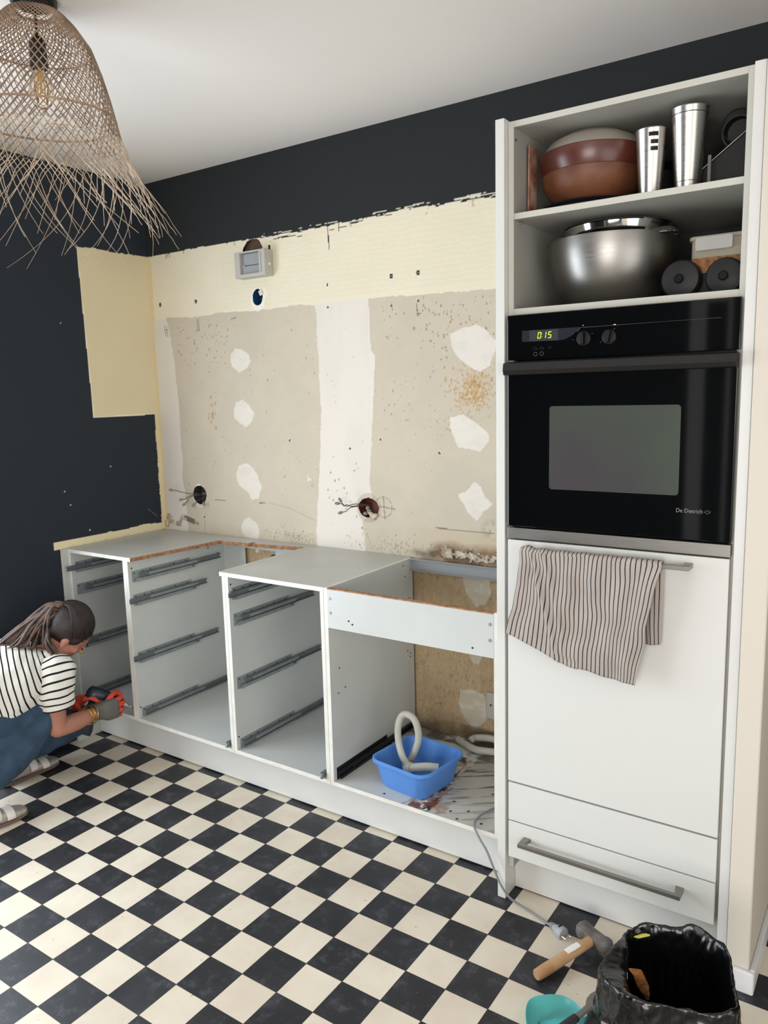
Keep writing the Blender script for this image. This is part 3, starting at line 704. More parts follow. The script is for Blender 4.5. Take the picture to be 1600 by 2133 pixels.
# plinth boards under the base units
pl = MB().box(0.0195, 2.146, -0.484, -0.468, 0.006, ZB-0.002).build('plinth_board', M_WHITE, bevel=0.0012)
tag(pl, 'long white plinth board under the open base cabinets', 'plinth')

# ------------------------------------------------------------------ tall unit
TL, TW, TF = 2.185, 0.5957, -0.592
T = empty('tall_cabinet', (2.483, -0.30, 0), 'tall white built-in cabinet housing the black oven, shelves and a striped towel', 'cabinet')
box('cladding_panel', M_WHITE, 2.150, 2.176, TF, -0.004, 0, 2.2749, T)
box('cladding_panel', M_WHITE, 2.7865, 2.8105, TF, -0.004, 0, 2.268, T)
YC = -0.568
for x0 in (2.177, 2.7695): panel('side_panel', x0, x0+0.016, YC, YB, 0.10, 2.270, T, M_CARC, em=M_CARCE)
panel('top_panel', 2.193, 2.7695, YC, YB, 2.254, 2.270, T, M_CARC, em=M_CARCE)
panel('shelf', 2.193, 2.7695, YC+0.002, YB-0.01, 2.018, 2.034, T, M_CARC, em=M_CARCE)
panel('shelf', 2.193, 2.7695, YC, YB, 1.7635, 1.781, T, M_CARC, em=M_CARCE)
panel('shelf', 2.193, 2.7695, YC+0.02, YB, 1.128, 1.138, T)
panel('bottom_panel', 2.193, 2.7695, YC+0.02, YB, 0.12, 0.136, T)
box('back_panel', mat('shade_toned_back_board', S(50, 50, 50), 0.7), 2.193, 2.7695, YB, YB+0.006, 0.14, 2.254, T, 0)  # dark tone stands in for the shade deep in the shelves
holes(2.1931, 1, ((-0.555, 2.225),), T, 0.0035)
MB().lathe([(0, 0), (0.003, 0), (0.003, 0.010), (0, 0.010)], Matrix.Translation((2.193, -0.535, 2.013)) @ Matrix.Rotation(PI/2, 4, 'Y'), seg=12).build('shelf_peg', M_STEEL, T)
box('plinth', M_WHITE, 2.1765, 2.786, -0.522, -0.506, 0.004, 0.128, T)
d = box('door', M_WHITE, TL+0.0005, TL+TW-0.003, TF, TF+0.019, 0.3968, 1.136, T, 0.0015)
d2 = box('drawer_front', M_WHITE, TL+0.0015, TL+TW-0.003, TF, TF+0.019, 0.2700, 0.3915, T, 0.0015)
d3 = box('drawer_front', M_WHITE, TL+0.0015, TL+TW-0.004, TF, TF+0.019, 0.1481, 0.2660, T, 0.0015)
def bar_handle(x0, x1, z, parent, yo=0.040):
    b = MB(); y = TF-yo
    b.box(x0, x1, y-0.006, y+0.006, z-0.006, z+0.006)
    for xa, xb, sgn in ((x0, x0+0.016, 1), (x1-0.016, x1, -1)):
        b.prism([(xa, y+0.005), (xb, y+0.005), (xb+sgn*0.004+0.004, TF), (xa+sgn*0.004-0.002, TF)], z-0.006, z+0.006, lambda u, v, a: Vector((u, v, a)))
    return b.build('handle', M_STEELM, parent, bevel=0.0012)
bar_handle(2.264, 2.694, 1.112, d); bar_handle(2.236, 2.700, 0.222, d3)

# ------------------------------------------------------------------ built-in oven
OV = empty('oven', (2.483, -0.59, 1.14), 'black glass built-in oven with a lit clock and long black handle', 'oven')
OX0, OX1 = 2.1855, 2.7805
cp = box('control_panel', M_BLKGLASS, OX0, OX1, TF-0.002, TF+0.02, 1.640, 1.7615, OV, 0.002)
dr = box('door', M_BLKGLASS, OX0+0.0005, OX1-0.001, TF-0.002, TF+0.03, 1.1755, 1.6345, OV, 0.003)
box('body', M_BLKPLAST, OX0+0.012, OX1-0.012, TF+0.031, -0.06, 1.145, 1.7615, OV, 0.002)
b = MB(); hp = [(-0.003, 1.598), (-0.026, 1.600), (-0.030, 1.612), (-0.026, 1.632), (-0.014, 1.6355), (-0.003, 1.6355)]
b.prism(hp, OX0-0.002, OX1-0.001, lambda u, v, a: Vector((a, TF+u, v)))
b.build('handle', M_BLKPLAST, dr, bevel=0.002)
def rrect(x0, x1, z0, z1, r, n=6):
    o = []
    for cx, cz, a0 in ((x1-r, z1-r, 0), (x0+r, z1-r, 90), (x0+r, z0+r, 180), (x1-r, z0+r, 270)):
        for k in range(n+1):
            a = math.radians(a0+90*k/n); o.append((cx+r*math.cos(a), cz+r*math.sin(a)))
    return o
XZ = lambda u, v, a: Vector((u, a, v))
MB().prism(rrect(2.3105, 2.6525, 1.2875, 1.5135, 0.008), TF-0.0028, TF-0.001, XZ).build('window', M_OVENWIN, dr)
box('trim_strip', M_STEELM, OX0, OX1-0.001, TF-0.002, TF+0.018, 1.1405, 1.1715, OV, 0.001)
# display, clock digits, buttons, knobs
yf = TF-0.0024
b = MB().prism([(2.2295, 1.6885), (2.333, 1.6865), (2.352, 1.6885), (2.372, 1.6975), (2.388, 1.7110), (2.398, 1.7155), (2.398, 1.7175), (2.2295, 1.7180)], yf, yf+0.001, XZ)
dis = b.build('display', M_DISPLAY2, cp)
MB().prism([(2.2515, 1.6890), (2.333, 1.6875), (2.333, 1.7170), (2.2515, 1.7175)], yf-0.0003, yf+0.0005, XZ).build('screen', M_DISPLAY, dis)
SEG = {'0': 'abcdef', '1': 'bc', '5': 'afgcd'}
def digit(ch, x, z, w=0.0092, h=0.0170, t=0.0017):
    b = MB(); sh = lambda zz: (zz-z)*0.14
    def bx(xa, xb, za, zb):
        b.prism([(xa+sh(za), za), (xb+sh(za), za), (xb+sh(zb), zb), (xa+sh(zb), zb)], yf-0.0008, yf-0.0002, XZ)
    for s in SEG[ch]:
        if s == 'a': bx(x+t*0.6, x+w-t*0.6, z+h-t, z+h)
        if s == 'd': bx(x+t*0.6, x+w-t*0.6, z, z+t)
        if s == 'g': bx(x+t*0.6, x+w-t*0.6, z+h/2-t/2, z+h/2+t/2)
        if s == 'f': bx(x, x+t, z+h/2+t*0.3, z+h-t*0.3)
        if s == 'e': bx(x, x+t, z+t*0.3, z+h/2-t*0.3)
        if s == 'b': bx(x+w-t, x+w, z+h/2+t*0.3, z+h-t*0.3)
        if s == 'c': bx(x+w-t, x+w, z+t*0.3, z+h/2-t*0.3)
    b.build('digit', M_DIGIT, dis)
digit('0', 2.2745, 1.6945); digit('1', 2.2890, 1.6945); digit('5', 2.3040, 1.6945)
b = MB()
for z in (1.6985, 1.7055): b.box(2.2868, 2.2882, yf-0.0008, yf-0.0002, z, z+0.0014)
b.build('colon', M_DIGIT, dis)
def disc(name, x, z, r, depth, m, parent, y0=None, seg=24):
    y0 = yf if y0 is None else y0
    return MB().lathe([(0, 0), (r, 0), (r, depth*0.8), (r*0.9, depth), (0, depth)], Matrix.Translation((x, y0, z)) @ Matrix.Rotation(PI/2, 4, 'X'), seg=seg).build(name, m, parent, smooth=True)
for x in (2.2675, 2.2860): disc('button', x, 1.6690, 0.0055, 0.004, M_BLKPLAST, cp)
disc('button', 2.3090, 1.6700, 0.004, 0.002, M_BLKPLAST, cp)
def ring(x, z, r, t=0.0006):
    MB().lathe([(r-t, 0), (r+t, 0), (r+t, 0.0004), (r-t, 0.0004)], Matrix.Translation((x, yf+0.0004, z)) @ Matrix.Rotation(PI/2, 4, 'X'), seg=24, closed=True).build('printed_mark', M_MARK2, cp)
ring(2.2690, 1.6540, 0.0050); ring(2.2870, 1.6545, 0.0050)
for x, z, w, h, m_ in ((2.3995, 1.7195, 0.0032, 0.0032, M_MARK), (2.481, 1.7150, 0.006, 0.0032, M_PAPERL), (2.482, 1.7060, 0.0026, 0.0026, M_MARK2), (2.480, 1.6985, 0.002, 0.002, M_MARK2), (2.478, 1.6850, 0.003, 0.003, M_MARK2),
                   (2.372, 1.7005, 0.004, 0.0012, M_MARK2), (2.372, 1.6850, 0.004, 0.0012, M_MARK2), (2.424, 1.6980, 0.005, 0.0012, M_MARK2), (2.418, 1.6910, 0.0025, 0.0012, M_MARK2), (2.447, 1.6740, 0.002, 0.003, M_MARK2), (2.410, 1.6730, 0.006, 0.001, M_MARK2)):
    box('printed_mark', m_, x, x+w, yf-0.0003, yf+0.0005, z, z+h, cp, 0)
b = MB().prism([(2.395, 1.7150), (2.738, 1.7160), (2.738, 1.7168), (2.402, 1.7163), (2.392, 1.7135), (2.384, 1.707), (2.386, 1.7062)], yf-0.0003, yf+0.0005, XZ)
b.build('printed_line', M_MARK2, cp)
for kx, ang in ((2.403, 0), (2.470, 12)):
    k = disc('knob', kx, 1.688, 0.0185, 0.004, M_KNOB, cp)
    Mk = Matrix.Translation((kx, yf-0.004, 1.688)) @ Matrix.Rotation(math.radians(ang), 4, 'Y')
    MB().box(-0.0055, 0.0055, -0.016, 0.0, -0.0165, 0.0165, M=Mk).build('grip', M_KNOB, k, bevel=0.003)
def text(name, body, x, z, size, m, parent, y=None, sx=1.0):
    c = bpy.data.curves.new(name, 'FONT'); c.body = body; c.size = size; c.extrude = 0.0002
    o = bpy.data.objects.new(name, c); COL.objects.link(o); c.materials.append(m)
    o.location = (x, y if y is not None else yf-0.0003, z); o.rotation_euler = (PI/2, 0, 0); o.scale = (sx, 1, 1)
    bpy.context.view_layer.update()
    me = bpy.data.meshes.new_from_object(o.evaluated_get(bpy.context.evaluated_depsgraph_get()))
    q = bpy.data.objects.new(name, me); COL.objects.link(q); q.location, q.rotation_euler, q.scale = o.location, o.rotation_euler, o.scale
    bpy.data.objects.remove(o); attach(q, parent); return q
text('lettering', 'De Dietrich', 2.648, 1.2455, 0.0145, M_MARK, dr, sx=0.92)
b = MB()
b.lathe([(0.0035, 0), (0.0048, 0), (0.0048, 0.0005), (0.0035, 0.0005)], Matrix.Translation((2.723, yf, 1.2495)) @ Matrix.Rotation(PI/2, 4, 'X'), seg=16, closed=True)
b.prism([(2.714, 1.2495), (2.719, 1.2475), (2.719, 1.2515)], yf-0.0005, yf, XZ).prism([(2.7325, 1.2530), (2.727, 1.2500), (2.728, 1.2475)], yf-0.0005, yf, XZ)
b.build('emblem', M_MARK2, dr)

# ------------------------------------------------------------------ striped tea towel over the upper handle
def towel():
    ns, nt_ = 120, 90
    zt, yb = 1.1215, TF-0.040
    # front outline (x, z) of the lower hem and the back flap
    hem = [(0, 2.205, 0.876), (0.13, 2.262, 0.857), (0.30, 2.337, 0.828), (0.44, 2.388, 0.812), (0.72, 2.495, 0.797), (1.0, 2.568, 0.789)]
    top = [(0, 2.246), (0.06, 2.268), (0.2, 2.312), (0.45, 2.405), (0.75, 2.522), (1.0, 2.630)]
    f = lambda s, k, T: float(np.interp(s, [t[0] for t in T], [t[k] for t in T]))
    vs = []; st = []
    for i in range(ns+1):
        s = i/ns
        xt = f(s, 1, top); zz = zt+0.006*math.exp(-((s-0.07)/0.05)**2)+0.002*math.sin(s*40)*(1-s)
        xh, zh = f(s, 1, hem), f(s, 2, hem)
        xbk, zbk = 2.300+s*0.326, 0.905-0.012*math.sin(s*9)
        for j in range(nt_+1):
            t = j/nt_
            if t < 0.38:      # behind the bar
                k = 1-t/0.38
                x = xt*(1-k)+xbk*k; z = zz*(1-k)+zbk*k - 0.004*(1-k); y = yb+0.0125+0.012*k
                if s > 0.9: y -= 0.004*k
            elif t < 0.46:    # over the bar
                a = (t-0.38)/0.08*PI
                x = xt; y = yb+0.0125*math.cos(a); z = zz-0.004+0.008*math.sin(a)
            else:
                k = (t-0.46)/0.54
                x = xt*(1-k)+xh*k+0.010*math.sin(PI*k)*(1-s)*0.6; z = (zz-0.004)*(1-k)+zh*k
                fold = 0.010*math.exp(-((s-0.10-0.26*k)/0.022)**2)*min(1, 4*k*(1-k)+0.3)
                fold += 0.007*math.exp(-((s-0.21-0.22*k)/0.025)**2)*(1-k*0.6)
                fold -= 0.004*math.exp(-((s-0.50-0.06*k)/0.06)**2)
                wob = 0.0022*math.sin(s*34+k*3)+0.0016*math.sin(k*9+s*11)+0.003*vnf(s*7, k*5)
                y = yb-0.0125-fold-wob*min(1, 5*k)-0.004*k
                x += 0.004*vnf(s*5+9, k*6)
                if abs(s-0.42) < 0.09 and k > 0.93: z -= 0.005; y += 0.006
            vs.append((x, y, z)); st.append(s*0.385+0.0012*vnf(s*9, t*12)+0.002)
    fs = [(i*(nt_+1)+j, (i+1)*(nt_+1)+j, (i+1)*(nt_+1)+j+1, i*(nt_+1)+j+1) for i in range(ns) for j in range(nt_)]
    me = bpy.data.meshes.new('tea_towel'); me.from_pydata(vs, [], fs)
    a = me.attributes.new('stripe', 'FLOAT', 'POINT'); a.data.foreach_set('value', st)
    me.polygons.foreach_set('use_smooth', [True]*len(me.polygons)); me.materials.append(M_TOWEL)
    o = bpy.data.objects.new('tea_towel', me); COL.objects.link(o)
    m = o.modifiers.new('thick', 'SOLIDIFY'); m.thickness = 0.0014; m.offset = 0
    return tag(o, 'greyish striped tea towel draped over the upper door handle of the tall unit', 'towel')
def vnf(x, y):
    ix, iy = math.floor(x), math.floor(y)
    h = lambda a, b: (math.sin(a*127.1+b*311.7)*43758.5453) % 1
    fx, fy = x-ix, y-iy; fx = fx*fx*(3-2*fx); fy = fy*fy*(3-2*fy)
    return ((h(ix, iy)*(1-fx)+h(ix+1, iy)*fx)*(1-fy)+(h(ix, iy+1)*(1-fx)+h(ix+1, iy+1)*fx)*fy)*2-1
towel()

# ------------------------------------------------------------------ things on the open shelves
Z1, Z2 = 2.034, 1.781
TR = Matrix.Translation
def lathe_thing(name, prof, loc, m, label, cat, seg=56, rot=None, parent=None, group=None):
    M_ = TR(loc) @ (rot or Matrix())
    o = MB().lathe(prof, M_, seg=seg).build(name, m, parent, smooth=True)
    return tag(o, label, cat, group) if label else o
def bowl_prof(r, h, t=0.004, foot=0.4, n=12, pw=0.55):
    o = [(0, 0.0), (r*foot, 0.0)]
    for k in range(1, n+1):
        a = k/n; o.append((r*(foot+(1-foot)*math.sin(a*PI/2)**pw if False else r and (foot+(1-foot)*math.sin(a*PI/2))*1.0)*1.0 if False else r*(foot+(1-foot)*math.sin(a*PI/2)), h*(1-math.cos(a*PI/2))**0.9))
    top = o[-1]
    o.append((top[0]-t*0.5, top[1]+t*0.4)); o.append((top[0]-t, top[1]))
    for k in range(n-1, -1, -1):
        a = k/n; o.append((max(0.001, r*(foot+(1-foot)*math.sin(a*PI/2))-t), h*(1-math.cos(a*PI/2))**0.9+t))
    o.append((0, t)); return o
lathe_thing('plate', [(0, 0), (0.075, 0), (0.132, 0.014), (0.134, 0.016), (0.13, 0.017), (0.075, 0.004), (0, 0.004)], (2.345, -0.38, Z1), M_DPLATE, 'dark flat plate lowest in the stack on the top shelf', 'plate', group='dark plates under the bowls')
lathe_thing('plate', [(0, 0), (0.08, 0), (0.137, 0.014), (0.139, 0.016), (0.135, 0.017), (0.08, 0.004), (0, 0.004)], (2.345, -0.38, Z1+0.009), M_DPLATE, 'dark flat plate directly beneath the wooden bowls on the top shelf', 'plate', group='dark plates under the bowls')
lathe_thing('bowl', bowl_prof(0.138, 0.090, 0.007, 0.35), (2.345, -0.38, Z1+0.0185), M_BOWLW, 'light brown wooden bowl, the lower one of the stack on the top shelf', 'bowl', group='brown bowls')
lathe_thing('bowl', bowl_prof(0.146, 0.125, 0.006, 0.25), (2.345, -0.38, Z1+0.036), M_TERRA, 'dark red-brown glazed bowl nested above the wooden one', 'bowl', group='brown bowls')
# upturned bowls on top
lathe_thing('bowl', [(0.136, 0), (0.138, 0.004), (0.118, 0.030), (0.075, 0.052), (0.03, 0.058), (0, 0.058)], (2.345, -0.38, Z1+0.162), M_CERAM, 'pale ceramic dish turned upside down on the stacked brown bowls', 'bowl')
lathe_thing('plate', [(0, 0), (0.06, 0.0), (0.115, 0.012), (0.117, 0.015), (0.06, 0.004), (0, 0.004)], (2.46, -0.165, Z1+0.130), M_DPLATE, 'dark plate behind the stacked bowls on the top shelf', 'plate')
lathe_thing('storage_tin', [(0, 0), (0.085, 0), (0.085, 0.128), (0.08, 0.13), (0, 0.13)], (2.46, -0.165, Z1), M_IRON, 'dark tin standing behind the steel cups', 'tin')
# folded packet leaning on the left side
b = MB().prism([(2.1985, Z1), (2.2025, Z1), (2.2045, Z1+0.19), (2.2005, Z1+0.193)], -0.490, -0.435, lambda u, v, a: Vector((u, a, v)))
tag(b.build('paper_packet', mat('printed_packet', S(190, 160, 136), 0.5, col2=S(130, 60, 50), nscale=22), bevel=0.001), 'thin printed paper packet standing against the left side of the top shelf', 'packet')
# steel cups
def cup(x, y, z, r0, r1, h, name, label, m, cat, tilt=0):
    Mc = TR((x, y, z)) @ Matrix.Rotation(tilt, 4, 'Y')
    root = MB().lathe([(0, 0), (r0, 0), (r0+0.001, 0.003), (r1, h-0.004), (r1+0.0012, h-0.002), (r1, h), (r1-0.0018, h-0.003), (r0-0.001, 0.004), (0, 0.004)], Mc, seg=56).build(name, m, smooth=True)
    return tag(root, label, cat), Mc
st, Mc = cup(2.531, -0.475, Z1, 0.0270, 0.0385, 0.168, 'cocktail_strainer_cup', 'smaller steel cup with slots cut near its rim, on the top shelf', M_STEEL, 'cup')
# slots as seen dark openings cut beside each other in the rim, on the side turned to the camera
def wall_patch(root, Mc, r0, r1, h, ang, za, zb, da, name, m, off=0.0006):
    b = MB(); n = 6
    A = []
    for k in range(n+1):
        t = ang-da/2+da*k/n
        for z in (za, zb):
            r = r0+(r1-r0)*z/h+off; A.append(b.b.verts.new(Mc @ Vector((r*math.cos(t), r*math.sin(t), z))))
    for k in range(n): b.b.faces.new([A[2*k], A[2*k+2], A[2*k+3], A[2*k+1]])
    return b.build(name, m, root)
ac = math.atan2(-2.6+0.475, 3.127-2.531)
for i, (zc, hh, da) in enumerate(((0.150, 0.010, 0.62), (0.132, 0.010, 0.52), (0.116, 0.010, 0.52))):
    wall_patch(st, Mc, 0.027, 0.0385, 0.168, ac+0.18-(0.05 if i == 0 else -0.02), zc-hh/2, zc+hh/2, da, 'slot', M_HOLE if i == 0 else M_BLKPLAST)
for aa, za, zb, da in ((ac+0.10, 0.018, 0.031, 0.05), (ac+0.32, 0.018, 0.031, 0.05), (ac+0.21, 0.0165, 0.0185, 0.22)): wall_patch(st, Mc, 0.027, 0.0385, 0.168, aa, za, zb, da, 'engraved_mark', M_HOLE)
sh, Ms = cup(2.6185, -0.46, Z1, 0.0285, 0.0450, 0.205, 'measuring_shaker', 'taller steel measuring shaker with engraved scale lines, on the top shelf', M_STEEL, 'cup')
for zz_ in (0.030, 0.188):
    r = 0.0285+0.0165*zz_/0.205
    MB().lathe([(r+0.0002, -0.0012), (r+0.0016, 0), (r+0.0002, 0.0012)], Ms @ TR((0, 0, zz_)), seg=56).build('ridge', M_STEELM, sh)
ac2 = math.atan2(-2.6+0.46, 3.127-2.6185)
for col_, a_ in enumerate((-0.85, -0.12, 0.55)):
    for i in range(7): wall_patch(sh, Ms, 0.0285, 0.0450, 0.205, ac2+a_, 0.05+i*0.017, 0.0508+i*0.017, 0.20 if i % 2 else 0.14, 'scale_mark', M_MARK, 0.0004)
# dark things on the right of the top shelf
g = MB(); g.lathe([(0.0, 0), (0.034, 0.0), (0.040, 0.004), (0.040, 0.05), (0.036, 0.05), (0.034, 0.006), (0, 0.006)], TR((2.713, -0.30, Z1+0.168)) @ Matrix.Rotation(PI/2+0.15, 4, 'X'), seg=40)
o = g.build('black_pot', M_IRON, smooth=True); tag(o, 'small round black pot lying on its side, mouth outwards, right end of the top shelf', 'pot')
MB().lathe([(0.0385, 0), (0.0405, 0.0015), (0.0385, 0.003), (0.037, 0.0015)], TR((2.713, -0.349, Z1+0.175)) @ Matrix.Rotation(PI/2+0.15, 4, 'X'), seg=40, closed=True).build('rim', M_STEELM, o)
b = MB().prism([(2.640, Z1), (2.765, Z1), (2.765, Z1+0.150), (2.755, Z1+0.150), (2.640, Z1+0.066)], -0.412, -0.20, lambda u, v, a: Vector((u, a, v)))
o = b.build('baking_tray', M_IRON, bevel=0.003); tag(o, 'dark angular tray leaning at the right end of the top shelf', 'tray')
MB().tube([(2.641, -0.413, Z1+0.068), (2.755, -0.413, Z1+0.151)], 0.0016, 8).build('edge_wire', M_STEELM, o)
MB().box(2.668, 2.675, -0.47, -0.462, Z1, Z1+0.085).build('knife_grip', M_GUN).name = 'steel_peg'
bpy.data.objects['steel_peg'].name = 'kitchen_utensil'; tag(bpy.data.objects['kitchen_utensil'], 'thin grey utensil standing between the tall shaker and the dark tray', 'utensil')

# lower shelf: nested mixing bowls, tub, dark lids
def half_prof(r, h, foot, t=0.0015, n=16):
    o = [(0, 0), (foot, 0)]
    for k in range(1, n+1):
        a = k/n*PI/2; o.append((foot+(r-foot)*math.sin(a)**0.85, h*(1-math.cos(a))))
    o += [(r+0.003, h), (r+0.003, h+0.0015), (r-t, h)]
    for k in range(n-1, 0, -1):
        a = k/n*PI/2; o.append((foot+(r-foot)*math.sin(a)**0.85-t, h*(1-math.cos(a))+t))
    return o+[(0, t)]
lathe_thing('mixing_bowl', half_prof(0.176, 0.182, 0.055), (2.392, -0.345, Z2), M_STEELM, 'large satin steel mixing bowl on the lower shelf', 'bowl', seg=80)
lathe_thing('mixing_bowl', [(0, 0), (0.06, 0), (0.125, 0.06), (0.145, 0.14), (0.148, 0.142), (0.145, 0.144), (0.14, 0.14), (0.06, 0.004), (0, 0.004)], (2.402, -0.335, Z2+0.078), M_POLISH, 'polished steel bowl nested inside the large mixing bowl', 'bowl', seg=80)
o = lathe_thing('lid', [(0.040, 0), (0.041, 0.002), (0.03, 0.014), (0.012, 0.020), (0, 0.021)], (2.545, -0.39, Z2+0.179), M_POLISH, 'small domed steel lid resting on the rim of the mixing bowls', 'lid')
tb = empty('plastic_tub', (2.69, -0.27, Z2), 'clear plastic tub of brown grains behind the dark round lids', 'tub')
b = MB().prism(rrect(2.617, 2.762, -0.40, -0.16, 0.02), Z2+0.066, Z2+0.150, lambda u, v, a: Vector((u, v, a))); b.build('container', M_TUBCLEAR, tb)
b = MB().prism(rrect(2.612, 2.766, -0.405, -0.155, 0.02), Z2+0.150, Z2+0.160, lambda u, v, a: Vector((u, v, a))); b.build('lid', M_TUBCLEAR, tb, bevel=0.002)
b = MB().prism(rrect(2.632, 2.722, Z2+0.122, Z2+0.156, 0.006), -0.412, -0.407, XZ); b.build('clip', M_VENT, tb, bevel=0.001)
b = MB().prism(rrect(2.6165, 2.7625, -0.4005, -0.1595, 0.02), Z2+0.066, Z2+0.105, lambda u, v, a: Vector((u, v, a))); b.build('grains', M_GRAIN, tb)
tag(MB().prism(rrect(2.61, 2.765, -0.40, -0.16, 0.01), Z2, Z2+0.066, lambda u, v, a: Vector((u, v, a))).build('storage_box', M_IRON, bevel=0.002), 'black box underneath the clear tub on the lower shelf', 'box')
for i, (x, z, lab) in enumerate(((2.605, 0.050, 'round black cast lid with a centre knob, the left one below the clear tub'), (2.712, 0.047, 'round black cast lid with a centre knob, the right one below the clear tub'))):
    R_ = TR((x, -0.44, Z2+z+0.001)) @ Matrix.Rotation(PI/2, 4, 'X')
    r = z
    o = MB().lathe([(0, -0.02), (r, -0.02), (r, 0.0), (r*0.9, 0.008), (r*0.5, 0.013), (0, 0.014)], R_, seg=48).build('round_lid', M_IRON, smooth=True)
    tag(o, lab, 'lid', 'round black lids on the lower shelf')
    MB().lathe([(0, 0.014), (0.010, 0.014), (0.012, 0.022), (0.009, 0.026), (0, 0.026)], R_, seg=24).build('knob', M_BLKPLAST, o, smooth=True)

# ------------------------------------------------------------------ wall fittings
def cup_recess(name, cx, cz, rx, rz, depth, m, label):
    Mw = TR((cx, 0.0015, cz)) @ Matrix.Rotation(-PI/2, 4, 'X') @ Matrix.Diagonal((1, rz/rx, 1, 1))
    o = MB().lathe([(rx*1.02, 0), (rx, depth), (0, depth)], Mw, seg=32).build(name, m, smooth=True)
    return tag(o, label, 'junction box')
cup_recess('junction_box', BLUEH[0], BLUEH[1], 0.031, 0.0365, 0.05, M_BLUEBOX, 'round blue junction box sunk in the wall below the air vent')
jl = cup_recess('junction_box', sockL[0], sockL[1], 0.048, 0.048, 0.05, mat('dark_grey_box', S(58, 56, 58), 0.6), 'dark socket hole with loose wires near the room corner')
jr = cup_recess('junction_box', sockR[0], sockR[1], 0.054, 0.044, 0.05, M_REDBOX, 'red-brown socket hole with loose wires in the middle of the wall')
def wiring(root, wires):
    for pts in wires:
        w = MB().tube(spline(pts, 10), 0.0017, 8).build('wire', M_WIRE, root, smooth='all')
        e = Vector(pts[-1]); d_ = (e-Vector(pts[-2])).normalized()
        Mr = d_.to_track_quat('Z', 'Y').to_matrix().to_4x4()
        MB().ball(e+d_*0.008, 0.0075, 0.0065, 0.012, M=Mr, seg=14).build('connector', M_CONN, w, smooth='all')
wiring(jl, [[(0.275, 0.03, 1.10), (0.262, -0.02, 1.10), (0.235, -0.05, 1.104), (0.205, -0.07, 1.113), (0.185, -0.075, 1.117), (0.165, -0.08, 1.119)],
            [(0.275, 0.03, 1.09), (0.262, -0.02, 1.095), (0.240, -0.04, 1.090), (0.222, -0.05, 1.076), (0.205, -0.055, 1.073)],
            [(0.280, 0.03, 1.085), (0.265, -0.02, 1.092), (0.245, -0.045, 1.083), (0.232, -0.05, 1.065), (0.222, -0.055, 1.055)],
            [(0.29, 0.03, 1.08), (0.285, -0.01, 1.075), (0.275, -0.03, 1.062), (0.266, -0.035, 1.052)],
            [(0.30, 0.03, 1.10), (0.302, -0.005, 1.085), (0.303, -0.015, 1.07), (0.312, -0.02, 1.058)]])
MB().ball((0.292, 0.008, 1.098), 0.018, 0.012, 0.010).build('cable_end', M_WIRE, jl, smooth='all')
wiring(jr, [[(1.27, 0.03, 1.10), (1.245, -0.01, 1.10), (1.225, -0.05, 1.100), (1.213, -0.065, 1.108), (1.203, -0.07, 1.103), (1.193, -0.075, 1.112), (1.185, -0.08, 1.113)],
            [(1.27, 0.03, 1.095), (1.245, -0.01, 1.097), (1.222, -0.05, 1.095), (1.205, -0.06, 1.080), (1.192, -0.07, 1.076)],
            [(1.275, 0.03, 1.10), (1.25, -0.008, 1.105), (1.225, -0.04, 1.107), (1.213, -0.06, 1.101), (1.200, -0.07, 1.107), (1.192, -0.075, 1.121)]])
for i, (x, y, z, rx, ry, rz) in enumerate(((1.262, 0.0, 1.066, 0.012, 0.012, 0.008), (1.282, -0.004, 1.078, 0.010, 0.010, 0.008), (1.27, 0.004, 1.088, 0.009, 0.01, 0.010))):
    MB().ball((x, y, z), rx, ry, rz).build('connector', M_CONN, jr, smooth='all')
b = MB(); rr2 = random.Random(3)
for i in range(7): b.ball((1.300+rr2.uniform(-.016, .016), -0.004, 1.062+rr2.uniform(-.014, .014)), 0.008, 0.008, 0.009, seg=10)
m_ = b.build('plaster_lump', M_PLASTER, jr); mm = m_.modifiers.new('r', 'REMESH'); mm.mode = 'VOXEL'; mm.voxel_size = 0.002
b = MB()
for i, (x, z) in enumerate(((0.728, 2.010), (0.736, 2.016), (0.742, 2.004), (0.733, 2.000))): b.ball((x, -0.004, z), 0.006, 0.005, 0.006, seg=10)
m_ = b.build('plaster_crumb', mat('pale_plaster', S(232, 222, 200), 0.9), smooth='all'); mm = m_.modifiers.new('r', 'REMESH'); mm.mode = 'VOXEL'; mm.voxel_size = 0.0015
tag(m_, 'pale plaster crumb on the edge of the round blue wall hole', 'plaster', kind='thing')
# extractor vent box
V = empty('air_vent', (0.70, -0.03, 2.13), 'rectangular grey air vent box with two flaps high on the wall', 'vent')
X0, X1, Q0, Q1, YV = 0.637, 0.812, 2.070, 2.178, -0.055
XZp = lambda u, v, a: Vector((u, a, v))
b = MB()
b.prism([(X0, Q0), (X1, Q0), (X1, Q1), (X0, Q1), (X0, Q0+0.0001), (X0+0.030, Q0+0.014), (X0+0.030, Q1-0.006), (X1-0.034, Q1-0.006), (X1-0.034, Q0+0.0135), (X0+0.030, Q0+0.0135)], YV, 0.0, XZp)
b.build('frame', M_VENT, V, bevel=0.001)
box('side_flange', M_VENT, X1-0.030, X1-0.020, YV-0.004, YV, Q0+0.012, Q1-0.012, V)
box('flap', M_VENTD, X0+0.031, X1-0.035, YV+0.018, YV+0.022, Q0+0.052, Q1-0.008, V)
box('flap', M_VENTD, X0+0.031, X1-0.035, YV+0.014, YV+0.018, Q0+0.015, Q0+0.049, V)
box('backing', M_BLKPLAST, X0+0.030, X1-0.034, YV+0.024, YV+0.027, Q0+0.014, Q1-0.007, V, 0)
box('catch', M_VENT, X0+0.038, X0+0.048, YV+0.008, YV+0.014, Q0+0.045, Q0+0.051, V)
